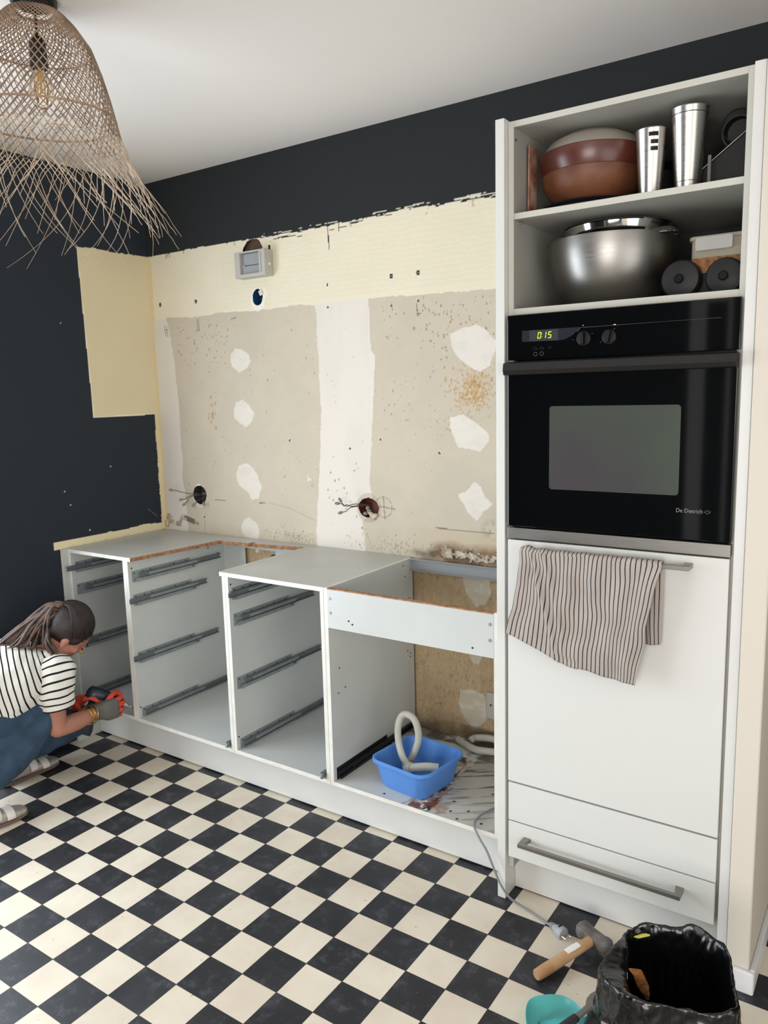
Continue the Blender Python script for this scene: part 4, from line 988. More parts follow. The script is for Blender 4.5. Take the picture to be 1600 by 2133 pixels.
MB().lathe([(0, 0), (0.006, 0), (0.005, 0.002), (0, 0.003)], TR((X1, -0.025, 2.118)) @ Matrix.Rotation(PI/2, 4, 'Y'), seg=14).build('screw', M_PAPERL, V)
b = MB(); b.box(0.62, 0.83, 0.030, 0.034, 2.06, 2.26); tag(b.build('duct_board', M_BROWNH), 'torn brown board inside the wall opening above the vent', 'board')
# crumbled wet plaster on the wall above the sink unit
b = MB(); r3 = random.Random(11)
for i in range(300):
    x = 1.622+r3.random()*0.36; z = 0.932+0.006*math.sin(x*20)+r3.gauss(0, 0.010)
    if x > 1.66 and x < 1.69 and r3.random() < .8: continue
    b.ball((x, -0.001, z), r3.uniform(.003, .009), r3.uniform(.003, .008), r3.uniform(.0015, .0035), M=Matrix.Rotation(r3.uniform(-.6, .6), 4, 'Y'), seg=8)
for k in range(5): b.loft([((1.632+k*0.009, -0.004, 0.955), (0.005, 0, 0), (0, 0.006, 0)), ((1.637+k*0.009, -0.012, 0.935), (0.006, 0, 0), (0, 0.007, 0)), ((1.642+k*0.008, -0.006, 0.912+0.004*(k % 2)), (0.003, 0, 0), (0, 0.004, 0))], seg=8)
o = b.build('crumbled_plaster', M_PLASTER); mm = o.modifiers.new('r', 'REMESH'); mm.mode = 'VOXEL'; mm.voxel_size = 0.0022
tag(o, 'band of crumbling wet plaster on the wall above the sink cabinet', 'plaster', kind='stuff')
# switch plate low on the wall in the sink unit, and foam
tag(box('blank_socket_plate', M_VENT, 1.822, 1.945, -0.014, -0.001, 0.295, 0.400, bevel=0.003), 'white square cover plate low on the wall inside the sink cabinet', 'plate')
disc('screw', 1.842, 0.352, 0.004, 0.001, M_HOLE, bpy.data.objects['blank_socket_plate'], y0=-0.014)
b = MB()
for x, z, r in ((0.725, 0.800, 0.022), (0.75, 0.815, 0.02), (0.70, 0.79, 0.015), (0.735, 0.825, 0.016)): b.ball((x, -0.006, z), r, 0.010, r)
o = b.build('foam_lump', mat('old_foam', S(128, 118, 44), 0.9, col2=S(52, 42, 24), nscale=40, bump=0.6)); mm = o.modifiers.new('r', 'REMESH'); mm.mode = 'VOXEL'; mm.voxel_size = 0.003
tag(o, 'yellow-brown foam lump seen through the cut-out in the cabinet back', 'foam')

# ------------------------------------------------------------------ wash basin and hoses in the sink unit
Zf = ZB+PT
def basin():
    root = empty('wash_basin', (1.75, -0.35, Zf), 'square blue plastic washing-up basin holding a drain hose', 'basin')
    cx, cy, ang = 1.760, -0.425, math.radians(-7)
    def ring_(half, r, z, n=8):
        o = []
        for (sx, sy, a0) in ((1, 1, 0), (-1, 1, 90), (-1, -1, 180), (1, -1, 270)):
            for k in range(n+1):
                a = math.radians(a0+90*k/n); x = sx*(half[0]-r)+r*math.cos(a); y = sy*(half[1]-r)+r*math.sin(a)
                o.append((cx+x*math.cos(ang)-y*math.sin(ang), cy+x*math.sin(ang)+y*math.cos(ang), z))
        return o
    prof = [((0.084, 0.084), 0.03, 0.002), ((0.092, 0.092), 0.035, 0.0005), ((0.101, 0.101), 0.038, 0.014), ((0.114, 0.114), 0.042, 0.083), ((0.117, 0.117), 0.043, 0.090),
            ((0.124, 0.124), 0.046, 0.092), ((0.127, 0.127), 0.047, 0.097), ((0.126, 0.126), 0.046, 0.106), ((0.122, 0.122), 0.044, 0.108), ((0.116, 0.116), 0.042, 0.104), ((0.111, 0.111), 0.040, 0.085), ((0.098, 0.098), 0.036, 0.014), ((0.088, 0.088), 0.03, 0.005)]
    b = MB(); R = [[b.b.verts.new(p) for p in ring_(h, r, Zf+z)] for h, r, z in prof]
    for A_, B_ in zip(R, R[1:]):
        n = len(A_)
        for k in range(n): b.b.faces.new([A_[k], A_[(k+1) % n], B_[(k+1) % n], B_[k]])
    b.b.faces.new(R[0][::-1]); b.b.faces.new(R[-1])
    return b.build('tub', M_BLUE, root, smooth=True), root
basin()
hz = Zf+0.02
# siphon hose: ribbed loop standing up out of the basin, plus its fat trap piece
H = empty('drain_hose', (1.73, -0.40, hz), 'looped pale grey drain hose with siphon trap standing in the blue basin', 'hose')
loop = spline([(1.735, -0.44, hz+0.035), (1.705, -0.44, hz+0.075), (1.683, -0.43, hz+0.130), (1.683, -0.425, hz+0.185), (1.702, -0.42, hz+0.220), (1.735, -0.415, hz+0.215), (1.752, -0.41, hz+0.180), (1.752, -0.405, hz+0.130), (1.730, -0.40, hz+0.075), (1.705, -0.385, hz+0.030)], 14)
MB().tube(loop, 0.0118, 16, ribs=1).build('ribbed_tube', M_HOSE, H, smooth='all')
MB().tube([(1.688, -0.385, hz+0.014), (1.722, -0.432, hz+0.032)], 0.019, 24).build('trap_body', M_HOSE, H, smooth=True)
b = MB().tube([(1.722, -0.435, hz+0.030), (1.736, -0.443, hz+0.036), (1.750, -0.446, hz+0.040)], [0.019, 0.023, 0.020], 24)
b.build('coupling_nut', M_HOSE, H, smooth=True)
MB().tube(spline([(1.745, -0.446, hz+0.040), (1.772, -0.444, hz+0.048), (1.805, -0.430, hz+0.052), (1.838, -0.414, hz+0.050)], 6), 0.0165, 24).build('outlet_pipe', M_HOSE, H, smooth=True)
H2 = empty('waste_hose', (1.85, -0.07, Zf), 'pale grey waste hose curled at the back of the sink cabinet', 'hose')
MB().tube(spline([(1.73, -0.078, Zf+0.016), (1.775, -0.10, Zf+0.016), (1.83, -0.12, Zf+0.016), (1.89, -0.11, Zf+0.018), (1.97, -0.09, Zf+0.02), (2.06, -0.085, Zf+0.02), (2.10, -0.07, Zf+0.03), (2.06, -0.052, Zf+0.036), (1.95, -0.046, Zf+0.034), (1.86, -0.048, Zf+0.038), (1.80, -0.056, Zf+0.03), (1.79, -0.085, Zf+0.030)], 12), 0.0135, 16).build('tube', M_HOSE, H2, smooth='all')

# ------------------------------------------------------------------ power cable with plug
cabp = spline([(2.10, -0.20, Zf+0.006), (2.10, -0.32, Zf+0.006), (2.085, -0.40, Zf+0.006), (2.060, -0.47, Zf+0.006), (2.052, -0.53, Zf+0.009), (2.062, -0.578, Zf+0.008), (2.092, -0.602, 0.182), (2.122, -0.612, 0.155), (2.146, -0.616, 0.112), (2.170, -0.618, 0.066), (2.200, -0.615, 0.028), (2.235, -0.607, 0.008), (2.285, -0.618, 0.004), (2.330, -0.636, 0.006), (2.343, -0.642, 0.010)], 10)
CB = empty('power_cable', (2.36, -0.65, 0), 'grey power cable running from the sink cabinet to a plug on the floor tiles', 'cable')
MB().tube(cabp, 0.0036, 10).build('lead', M_CABLE, CB, smooth='all')
Mp = TR((2.343, -0.642, 0.012)) @ Matrix.Rotation(math.radians(-24), 4, 'Z') @ Matrix.Rotation(PI/2, 4, 'Y')
pb = MB().lathe([(0, 0), (0.0055, 0), (0.0075, 0.010), (0.0095, 0.018), (0.010, 0.022), (0.0125, 0.026), (0.016, 0.034), (0.0185, 0.044), (0.0185, 0.052), (0.017, 0.055), (0, 0.055)], Mp, seg=28)
pg = pb.build('plug', M_PLUG, CB, smooth=True)
for s_ in (-1, 1): MB().tube([Mp @ Vector((0.0, s_*0.0095, 0.055)), Mp @ Vector((0.0, s_*0.0095, 0.073))], 0.0024, 10).build('pin', M_CHROME, pg, smooth=True)
for k in range(5): MB().lathe([(0.0062+k*0.0006, -0.001), (0.0082+k*0.0006, 0), (0.0062+k*0.0006, 0.001)], Mp @ TR((0, 0, 0.003+k*0.0032)), seg=20).build('strain_rib', M_PLUG, pg)
for zz_ in (-0.011, 0.011): MB().tube([Mp @ Vector((-0.0175, zz_*0.3, 0.040)), Mp @ Vector((-0.0195, zz_*0.3, 0.040))], 0.003, 10).build('earth_clip', M_HOLE, pg)

# ------------------------------------------------------------------ club hammer
HM = empty('club_hammer', (2.45, -0.72, 0), 'short wooden-handled club hammer lying on the floor in front of the bin', 'hammer')
a0, a1 = Vector((2.392, -0.860, 0.017)), Vector((2.487, -0.655, 0.0375))
ax = (a1-a0).normalized(); pts = [a0+ax*t for t in (0, .004, .03, .10, .18, .235)]
b = MB(); sd = ax.cross(Vector((0, 0, 1))).normalized(); up_ = sd.cross(ax)
b.loft([(p, sd*w, up_*h_) for p, w, h_ in zip(pts, (.012, .0155, .0165, .0155, .0150, .0145), (.012, .0145, .0155, .0145, .0135, .013))], seg=24)
hd = b.build('handle', M_WOOD, HM, smooth=True)
b = MB(); st_ = a0+ax*0.135+up_*0.0135
b.loft([(st_-ax*0.024+up_*0.0008, sd*0.009, up_*0.0022), (st_+up_*0.0004, sd*0.0105, up_*0.0022), (st_+ax*0.022, sd*0.009, up_*0.002)], seg=10)
b.build('sticker', M_PAPERL, hd)
hc = a1-ax*0.010+Vector((0, 0, 0.0))
hx = sd
b = MB()
b.loft([(hc+hx*t, ax*w, up_*h_) for t, w, h_ in ((-.054, .019, .019), (-.050, .0225, .0225), (-.034, .023, .023), (-.026, .020, .021), (.026, .020, .021), (.034, .023, .023), (.050, .0225, .0225), (.054, .019, .019))], seg=8, power=3)
b.build('head', M_HEAD, HM, smooth=True, bevel=0.001)

# ------------------------------------------------------------------ dustpan, brush and wrench
DP = empty('dustpan', (2.53, -0.98, 0), 'turquoise dustpan on the floor left of the bin, partly out of frame', 'dustpan')
b = MB(); cd = Vector((2.545, -1.010, 0)); e1 = Vector((0.62, -0.785, 0)).normalized(); e2 = Vector((0.785, 0.62, 0)).normalized()
def P3(a, c, z): return cd+e1*a+e2*c+Vector((0, 0, z))
outl = [(-0.085, -0.085), (-0.105, -0.06), (-0.108, 0.0), (-0.100, 0.05), (0.10, 0.10), (0.13, 0.0), (0.12, -0.085), (0.0, -0.105)]
top_ = [b.b.verts.new(P3(x*1.08, y*1.08, 0.050 if i in (0, 1, 2, 7, 6) else 0.030)) for i, (x, y) in enumerate(outl)]
tin_ = [b.b.verts.new(P3(x*1.04, y*1.04, 0.050 if i in (0, 1, 2, 7, 6) else 0.030)) for i, (x, y) in enumerate(outl)]
bot = [b.b.verts.new(P3(x*0.90, y*0.90, 0.001)) for x, y in outl]; bin_ = [b.b.verts.new(P3(x*0.88, y*0.88, 0.004)) for x, y in outl]
n = len(outl)
for i in range(n):
    j = (i+1) % n
    b.b.faces.new([bot[i], bot[j], top_[j], top_[i]]); b.b.faces.new([top_[i], top_[j], tin_[j], tin_[i]]); b.b.faces.new([tin_[i], tin_[j], bin_[j], bin_[i]])
b.b.faces.new(bot[::-1]); b.b.faces.new(bin_)
pan = b.build('pan', M_TURQ, DP, smooth='all'); sb = pan.modifiers.new('s', 'SUBSURF'); sb.levels = 3; sb.render_levels = 3
HB = empty('hand_brush', (2.57, -0.97, 0.03), 'turquoise-bristled hand brush with a black handle and orange dot, in the dustpan', 'brush')
b = MB().loft([((2.470, -1.015, 0.018), (0.012, -0.012, 0), (0, 0, 0.010)), ((2.53, -0.99, 0.026), (0.018, -0.03, 0), (0, 0, 0.016)), ((2.60, -0.955, 0.03), (0.018, -0.03, 0), (0, 0, 0.016))], seg=20)
b.build('bristles', M_BRISTLE, HB, smooth='all')
gp = MB().loft([((2.604, -1.060, 0.060), (0.014, 0.006, 0), (0, 0, 0.010)), ((2.600, -1.045, 0.066), (0.019, 0.008, 0), (0, 0, 0.014)), ((2.592, -1.000, 0.070), (0.018, 0.008, 0), (0, 0, 0.014)), ((2.583, -0.95, 0.072), (0.014, 0.006, 0), (0, 0, 0.012))], seg=20).build('grip', M_RUBBER, HB, smooth='all')
MB().lathe([(0, 0), (0.0085, 0), (0.0078, 0.002), (0, 0.003)], TR((2.600, -1.030, 0.0795)), seg=20).build('dot', M_ORANGE, gp)
WR = empty('adjustable_wrench', (2.55, -1.03, 0.08), 'adjustable wrench with black grip lying across the dustpan', 'wrench')
w0, w1 = Vector((2.528, -1.105, 0.088)), Vector((2.585, -0.955, 0.098)); wx = (w1-w0).normalized(); ws = wx.cross(Vector((0, 0, 1))).normalized(); wu = ws.cross(wx)
b = MB().loft([(w0+wx*t, ws*a_, wu*h_) for t, a_, h_ in ((0, .008, .006), (.006, .0125, .009), (.03, .0125, .009), (.08, .011, .008), (.092, .0105, .007))], seg=18)
gr = b.build('grip', M_RUBBER, WR, smooth='all')
MB().lathe([(0.0035, 0), (0.0052, 0), (0.0052, 0.0012), (0.0035, 0.0012)], TR(w0+wx*0.016+wu*0.0088), seg=18, closed=True).build('hang_hole', M_PLUG, gr)
b = MB().loft([(w0+wx*t, ws*a_, wu*h_) for t, a_, h_ in ((.088, .0085, .0045), (.12, .0075, .004), (.145, .010, .005))], seg=14, power=3)
b.build('shank', M_GUN, WR, smooth=True)
hd0 = w0+wx*0.155
def jw(poly, name):
    MB().prism(poly, -0.0055, 0.0055, lambda u, v, a: hd0+wx*u+ws*v+wu*a).build(name, M_GUN, WR, bevel=0.0012)
jw([(-0.018, -0.010), (-0.005, -0.018), (0.012, -0.021), (0.036, -0.018), (0.040, -0.010), (0.018, -0.007), (0.012, 0.0), (0.0, 0.010), (-0.014, 0.010)], 'fixed_jaw')
jw([(0.0, 0.012), (0.014, 0.002), (0.020, 0.004), (0.040, 0.002), (0.036, 0.012), (0.018, 0.018)], 'moving_jaw')
MB().tube([hd0+wx*(-0.006)+ws*0.002+wu*0.0, hd0+wx*0.006+ws*0.002], 0.0065, 14).build('adjuster', M_STEELM, WR, smooth=True)

# ------------------------------------------------------------------ waste bin with black bag
BN = empty('waste_bin', (2.775, -1.02, 0), 'white waste bin lined with an open black bag, front right of the floor', 'bin')
bc = Vector((2.783, -1.012, 0)); f1 = Vector((0.93, 0.20, 0)).normalized(); f1 = Vector((0.955, 0.296, 0)).normalized(); f2 = Vector((-f1.y, f1.x, 0))
def rr_ring(a, c, r, z, n=10, wob=0.0, seed=0):
    o = []
    i = 0
    for (sx, sy, a0) in ((1, 1, 0), (-1, 1, 90), (-1, -1, 180), (1, -1, 270)):
        for k in range(n+1):
            an = math.radians(a0+90*k/n); x = sx*(a-r)+r*math.cos(an); y = sy*(c-r)+r*math.sin(an)
            w = wob*vnf(i*0.55+seed, z*30+seed); o.append(bc+f1*(x*(1+w))+f2*(y*(1+w))+Vector((0, 0, z))); i += 1
        # straight side subdivisions
        nx = {(1, 1): (-1, 1), (-1, 1): (-1, -1), (-1, -1): (1, -1), (1, -1): (1, 1)}[(sx, sy)]
        an = math.radians(a0+90); p0 = (sx*(a-r)+r*math.cos(an), sy*(c-r)+r*math.sin(an)); p1 = (nx[0]*(a-r)+r*math.cos(an), nx[1]*(c-r)+r*math.sin(an))
        for k in range(1, 14):
            x = p0[0]+(p1[0]-p0[0])*k/14; y = p0[1]+(p1[1]-p0[1])*k/14
            w = wob*vnf(i*0.55+seed, z*30+seed); o.append(bc+f1*(x*(1+w))+f2*(y*(1+w))+Vector((0, 0, z))); i += 1
    return o
def ringed(b, rings, cap0=True, cap1=False):
    R = [[b.b.verts.new(p) for p in r] for r in rings]
    for A_, B_ in zip(R, R[1:]):
        n = len(A_)
        for k in range(n): b.b.faces.new([A_[k], A_[(k+1) % n], B_[(k+1) % n], B_[k]])
    if cap0: b.b.faces.new(R[0][::-1])
    if cap1: b.b.faces.new(R[-1])
ba, bb, bh = 0.106, 0.118, 0.295
b = MB(); ringed(b, [rr_ring(ba*0.80, bb*0.80, 0.03, 0.001), rr_ring(ba*0.84, bb*0.84, 0.035, 0.01), rr_ring(ba*0.97, bb*0.97, 0.04, 0.29), rr_ring(ba, bb, 0.042, 0.293), rr_ring(ba, bb, 0.042, bh), rr_ring(ba*0.985, bb*0.985, 0.041, bh), rr_ring(ba*0.955, bb*0.955, 0.04, 0.28), rr_ring(ba*0.83, bb*0.83, 0.034, 0.015)], True, True)
b.build('body', M_BIN, BN, smooth=True)
b = MB()
Rb = []
for k, (sc, z, w) in enumerate(((1.16, 0.228, 0.05), (1.14, 0.244, 0.04), (1.12, 0.262, 0.03), (1.09, 0.283, 0.02), (1.07, 0.305, 0.02), (1.055, 0.317, 0.015), (1.025, 0.321, 0.012), (0.975, 0.315, 0.012), (0.90, 0.28, 0.02), (0.86, 0.24, 0.03), (0.80, 0.18, 0.04), (0.72, 0.10, 0.05), (0.66, 0.045, 0.04))):
    r = rr_ring(ba*sc, bb*sc, 0.045, z, wob=w, seed=k*0.21)
    for i, p in enumerate(r):
        d_ = (p-bc); u_, v_ = d_.dot(f1), d_.dot(f2)
        p.z += (0.012*vnf(i*0.16, 3.3)+0.004*vnf(i*0.5, k*0.5)) if z > 0.2 else 0
        if z < 0.26 and k < 4: p.z -= 0.018*vnf(i*0.18, 7.7)
        if u_ < -0.05 and k < 7: p += f1*(-0.052*min(1, (-u_-0.05)/0.05)*math.exp(-((v_+0.03)/0.07)**2)) + Vector((0, 0, -0.012*math.exp(-((v_+0.02)/0.08)**2)))
        if v_ > 0.07 and k in (4, 5, 6, 7): p.z += 0.018*math.exp(-((u_-0.04)/0.035)**2)+0.012*math.exp(-((u_+0.05)/0.03)**2)
    Rb.append(r)
ringed(b, Rb, False, True)
bag = b.build('bin_bag', M_BAG, BN, smooth='all'); sb = bag.modifiers.new('s', 'SUBSURF'); sb.levels = 1; sb.render_levels = 2
tx = bpy.data.textures.new('crumple', 'CLOUDS'); tx.noise_scale = 0.022; tx.noise_depth = 3
dm = bag.modifiers.new('d', 'DISPLACE'); dm.texture = tx; dm.strength = 0.007; dm.mid_level = 0.5; dm.texture_coords = 'GLOBAL'
fw = MB().loft([(Vector((2.708, -1.070, 0.318)), (0.013, 0.005, 0), (0, 0, 0.003)), (Vector((2.716, -1.064, 0.300)), (0.012, 0.003, 0), (0.003, -0.004, 0.001)), (Vector((2.722, -1.062, 0.282)), (0.012, 0.006, 0), (0.003, -0.004, 0.001)), (Vector((2.729, -1.060, 0.262)), (0.008, 0.003, 0), (0.002, -0.003, 0.001)), (Vector((2.733, -1.060, 0.250)), (0.003, 0.002, 0), (0.001, -0.001, 0.001))], seg=14).build('foil_wrapper', M_FOIL, smooth=True)
tag(fw, 'crinkled copper-coloured foil wrapper caught inside the bin bag', 'wrapper')
b = MB().loft([(Vector((2.825, -1.035, 0.125)), (0.050, 0.01, 0), (0.01, 0.050, 0)), (Vector((2.828, -1.03, 0.165)), (0.042, -0.006, 0.01), (0.006, 0.038, 0.01)), (Vector((2.835, -1.02, 0.195)), (0.022, 0.0, 0.014), (0.0, 0.016, 0.0)), (Vector((2.828, -1.02, 0.212)), (0.006, 0.0, 0.004), (0.0, 0.004, 0.0))], seg=7)
tag(b.build('crumpled_paper', mat('grey_brown_paper', S(118, 108, 96), 0.7, bump=0.8, bscale=30)), 'crumpled grey-brown paper at the bottom of the bin bag', 'paper')
tag(MB().loft([(Vector((2.690, -0.925, 0.300)), (0.010, 0.004, 0), (0, 0, 0.004)), (Vector((2.677, -0.945, 0.302)), (0.008, 0.003, 0), (0, 0, 0.003))], seg=8).build('yellow_scrap', mat('yellow_paper', S(206, 208, 92), 0.6)), 'small yellow scrap stuck at the far left rim of the bin', 'scrap')

# ------------------------------------------------------------------ woven pendant lamp
def lamp():
    ax_, ay_ = 1.200, -1.303
    root = empty('pendant_lamp', (ax_, ay_, CEIL), 'woven rattan pendant lamp with a long ragged fringe hanging top left', 'lamp')
    T0 = TR((ax_, ay_, 0))
    MB().lathe([(0, CEIL-0.014), (0.048, CEIL-0.014), (0.056, CEIL-0.009), (0.057, CEIL), (0, CEIL)], T0, seg=48).build('canopy', M_BLACKM, root, smooth=True)
    MB().tube([(ax_, ay_, CEIL-0.014), (ax_, ay_, 2.485)], 0.004, 10).build('cord', M_BLACKM, root, smooth=True)
    MB().lathe([(0, 2.488), (0.014, 2.485), (0.021, 2.472), (0.022, 2.415), (0.020, 2.410), (0, 2.410)], T0, seg=32).build('socket', M_BLACKM, root, smooth=True)
    bl = MB().lathe([(0.011, 2.412), (0.013, 2.405), (0.024, 2.385), (0.031, 2.362), (0.030, 2.342), (0.022, 2.324), (0.010, 2.316), (0, 2.315)], T0, seg=40).build('bulb', M_GLASSB, root, smooth='all')
    b = MB()
    for k in range(4):
        a = k*PI/2; b.tube([(ax_+0.006*math.cos(a), ay_+0.006*math.sin(a), 2.405), (ax_+0.012*math.cos(a+.3), ay_+0.012*math.sin(a+.3), 2.345)], 0.0016, 8)
    b.tube([(ax_, ay_, 2.41), (ax_, ay_, 2.35)], 0.003, 8)
    b.build('filament', M_AMBER, bl)
    prof = [(0.045, 2.546), (0.070, 2.538), (0.098, 2.508), (0.131, 2.460), (0.152, 2.400), (0.170, 2.333), (0.180, 2.286), (0.190, 2.240), (0.214, 2.180), (0.240, 2.127), (0.272, 2.070), (0.300, 2.010), (0.325, 1.955)]
    pr_ = [p[0] for p in prof]; pz = [-p[1] for p in prof]
    def rad(z): return float(np.interp(-z, pz, pr_))
    rnd = random.Random(5)
    def weave(name, m, sgn, N, zfun, r, r_end=None):
        c = bpy.data.curves.new(name, 'CURVE'); c.dimensions = '3D'; c.bevel_depth = r; c.bevel_resolution = 0; c.resolution_u = 1
        for i in range(N):
            ph = 2*PI*i/N+rnd.uniform(-.5, .5)/N
            z0, z1, sp_, ns_, sway = zfun(i)
            s = c.splines.new('POLY'); s.points.add(ns_-1)
            jit = rnd.uniform(-1, 1); cur = rnd.uniform(-1, 1)
            for k in range(ns_):
                t = k/(ns_-1); z = z0+(z1-z0)*t
                rr_ = rad(z)+sgn*0.0012
                L_ = (2.546-z)
                a = ph+sgn*(4.6*min(L_, 0.34)+2.2*max(0, L_-0.34)+1.2*min(L_, 0.1)*4)
                if z < 2.24:
                    e = (2.24-z)/0.28; a += sway*jit*e*0.30+cur*sway*0.22*e*e
                    rr_ += sway*rnd.uniform(-1, 1)*0.0015+sway*jit*0.035*e*e - sway*0.03*max(0, cur)*e*e
                    z += 0
                s.points[k].co = (ax_+rr_*math.cos(a), ay_+rr_*math.sin(a), z, 1)
                s.points[k].radius = 1.0 if z > 2.2 else max(0.42, 1.0-(2.2-z)*3.2)
        c.materials.append(m)
        o = bpy.data.objects.new(name, c); COL.objects.link(o)
        bpy.context.view_layer.update()
        me = bpy.data.meshes.new_from_object(o.evaluated_get(bpy.context.evaluated_depsgraph_get()))
        q = bpy.data.objects.new(name, me); COL.objects.link(q); bpy.data.objects.remove(o); attach(q, root)
        me.polygons.foreach_set('use_smooth', [True]*len(me.polygons))
        return q
    for sgn in (1, -1):
        o = weave('woven_shade', M_RATTAN, sgn, 54, lambda i: (2.546, 2.235, 0, 44, 0), 0.0015); tag(o, kind='stuff')
        o = weave('fringe', M_RATTANL, sgn, 72, lambda i: (2.236, rnd.choice([rnd.uniform(2.0, 2.1), rnd.uniform(1.955, 2.03), rnd.uniform(2.05, 2.15)]), 0, 18, 1.0), 0.0013); tag(o, kind='stuff')
    for z, r in ((2.286, 0.0030), (2.545, 0.0035), (2.46, 0.0018)):
        R_ = rad(z)
        MB().tube([(ax_+R_*math.cos(a), ay_+R_*math.sin(a), z+0.002*math.sin(a*3)) for a in [2*PI*k/72 for k in range(73)]], r, 8, caps=False).build('ring', M_RATTAN, root, smooth='all')
lamp()

# ------------------------------------------------------------------ the person crouching at the corner cabinet
def V3(*a): return Vector(a)
def limb(b, pts, radii, seg=20, flat=None):
    """tapering limb along a smoothed path; radii per key point"""
    n = 6; P_ = spline(pts, n); R_ = []
    for i in range(len(P_)):
        t = i/n; k = min(int(t), len(radii)-2); f = t-k; f = f*f*(3-2*f)
        R_.append(radii[k]*(1-f)+radii[k+1]*f)
    b.tube(P_, R_, seg)
    b.ball(P_[0], R_[0], seg=16); b.ball(P_[-1], R_[-1], seg=16)
def remesh(o, vs, smooth=4):
    m = o.modifiers.new('r', 'REMESH'); m.mode = 'VOXEL'; m.voxel_size = vs; m.use_smooth_shade = True
    if smooth: q = o.modifiers.new('s', 'SMOOTH'); q.iterations = smooth; q.factor = 0.5
    return o
PE = empty('person', (0.30, -1.05, 0), 'person crouching in a striped T-shirt and jeans, working with a drill at the corner cabinet', 'person')
# head frame
F = V3(0.277, 0.629, -0.728).normalized(); U = V3(0.494, 0.459, 0.656); U = (U-F*U.dot(F)).normalized(); Rr = F.cross(U).normalized()
HC = V3(0.302, -0.784, 0.622)
HM4 = Matrix((( Rr.x, F.x, U.x, HC.x), (Rr.y, F.y, U.y, HC.y), (Rr.z, F.z, U.z, HC.z), (0, 0, 0, 1)))   # local x = her right, y = forward, z = up
def hp(x, y, z): return HM4 @ V3(x, y, z)
MR = HM4.to_3x3().to_4x4()
b = MB()
b.ball(hp(0, -0.006, 0.014), 0.072, 0.090, 0.082, M=MR, seg=28)       # cranium
b.ball(hp(0, 0.030, -0.035), 0.055, 0.056, 0.066, M=MR, seg=24)       # face
b.ball(hp(0, 0.036, -0.083), 0.030, 0.034, 0.024, M=MR)               # jaw
b.ball(hp(0, 0.062, -0.097), 0.015, 0.012, 0.011, M=MR)               # chin
b.ball(hp(0, 0.076, 0.006), 0.036, 0.012, 0.012, M=MR)                # brow
b.loft([(hp(0, 0.080, -0.004), Rr*0.006, F*0.006), (hp(0, 0.097, -0.028), Rr*0.008, F*0.010), (hp(0, 0.104, -0.041), Rr*0.013, F*0.012), (hp(0, 0.084, -0.050), Rr*0.012, F*0.008)], seg=14)
b.ball(hp(0, 0.079, -0.062), 0.019, 0.009, 0.006, M=MR); b.ball(hp(0, 0.077, -0.072), 0.017, 0.009, 0.006, M=MR)
for s_ in (-1, 1):
    b.ball(hp(s_*0.034, 0.060, -0.036), 0.018, 0.016, 0.018, M=MR)     # cheek
    b.ball(hp(s_*0.072, -0.004, -0.020), 0.007, 0.015, 0.026, M=MR)    # ear
    b.ball(hp(s_*0.075, 0.000, -0.040), 0.006, 0.008, 0.010, M=MR)
# neck, shoulders, arms, chest core, hips, legs: one continuous body
shR, elR, wrR = V3(0.372, -0.905, 0.476), V3(0.383, -0.925, 0.272), V3(0.372, -0.735, 0.268)
shL, elL, wrL = V3(0.140, -0.790, 0.468), V3(0.120, -0.830, 0.270), V3(0.208, -0.748, 0.262)
limb(b, [hp(0, -0.030, -0.045), V3(0.275, -0.835, 0.540), V3(0.262, -0.870, 0.505)], [0.050, 0.047, 0.056])
limb(b, [V3(0.262, -0.880, 0.500), V3(0.23, -0.98, 0.475), V3(0.19, -1.16, 0.425), V3(0.17, -1.32, 0.37)], [0.085, 0.105, 0.105, 0.115])
limb(b, [V3(0.30, -0.89, 0.480), shR+V3(0, 0, -0.012), V3(0.382, -0.925, 0.38), elR], [0.044, 0.044, 0.041, 0.036])
limb(b, [elR, V3(0.381, -0.850, 0.268), wrR], [0.036, 0.037, 0.025])
limb(b, [V3(0.22, -0.86, 0.490), shL, V3(0.130, -0.820, 0.37), elL], [0.050, 0.050, 0.042, 0.035])
limb(b, [elL, V3(0.165, -0.790, 0.262), wrL], [0.035, 0.034, 0.024])
kneeR, hipR, ankR = V3(0.335, -0.955, 0.330), V3(0.22, -1.36, 0.36), V3(0.335, -1.265, 0.125)
kneeL, hipL, ankL = V3(0.195, -0.715, 0.185), V3(0.09, -1.30, 0.33), V3(0.125, -0.985, 0.120)
limb(b, [hipR, V3(0.28, -1.16, 0.36), kneeR], [0.085, 0.070, 0.050]); limb(b, [kneeR, V3(0.345, -1.10, 0.21), ankR, V3(0.360, -1.29, 0.06)], [0.050, 0.052, 0.034, 0.034])
limb(b, [hipL, V3(0.15, -1.00, 0.27), kneeL], [0.085, 0.070, 0.048]); limb(b, [kneeL, V3(0.155, -0.86, 0.145), ankL, V3(0.125, -0.99, 0.06)], [0.048, 0.050, 0.034, 0.032])
body = remesh(b.build('body', M_SKIN, PE, smooth='all'), 0.0048, 5)
body['label'] = 'bare arms, neck and face looking down'
MB().ball(hp(0.043, 0.0795, -0.012), 0.011, 0.004, 0.0022, M=MR).build('eyelashes', M_HAIR, PE, smooth='all')
MB().ball(hp(0.040, 0.084, 0.012), 0.014, 0.004, 0.0026, M=MR).build('eyebrow', M_HAIR, PE, smooth='all')
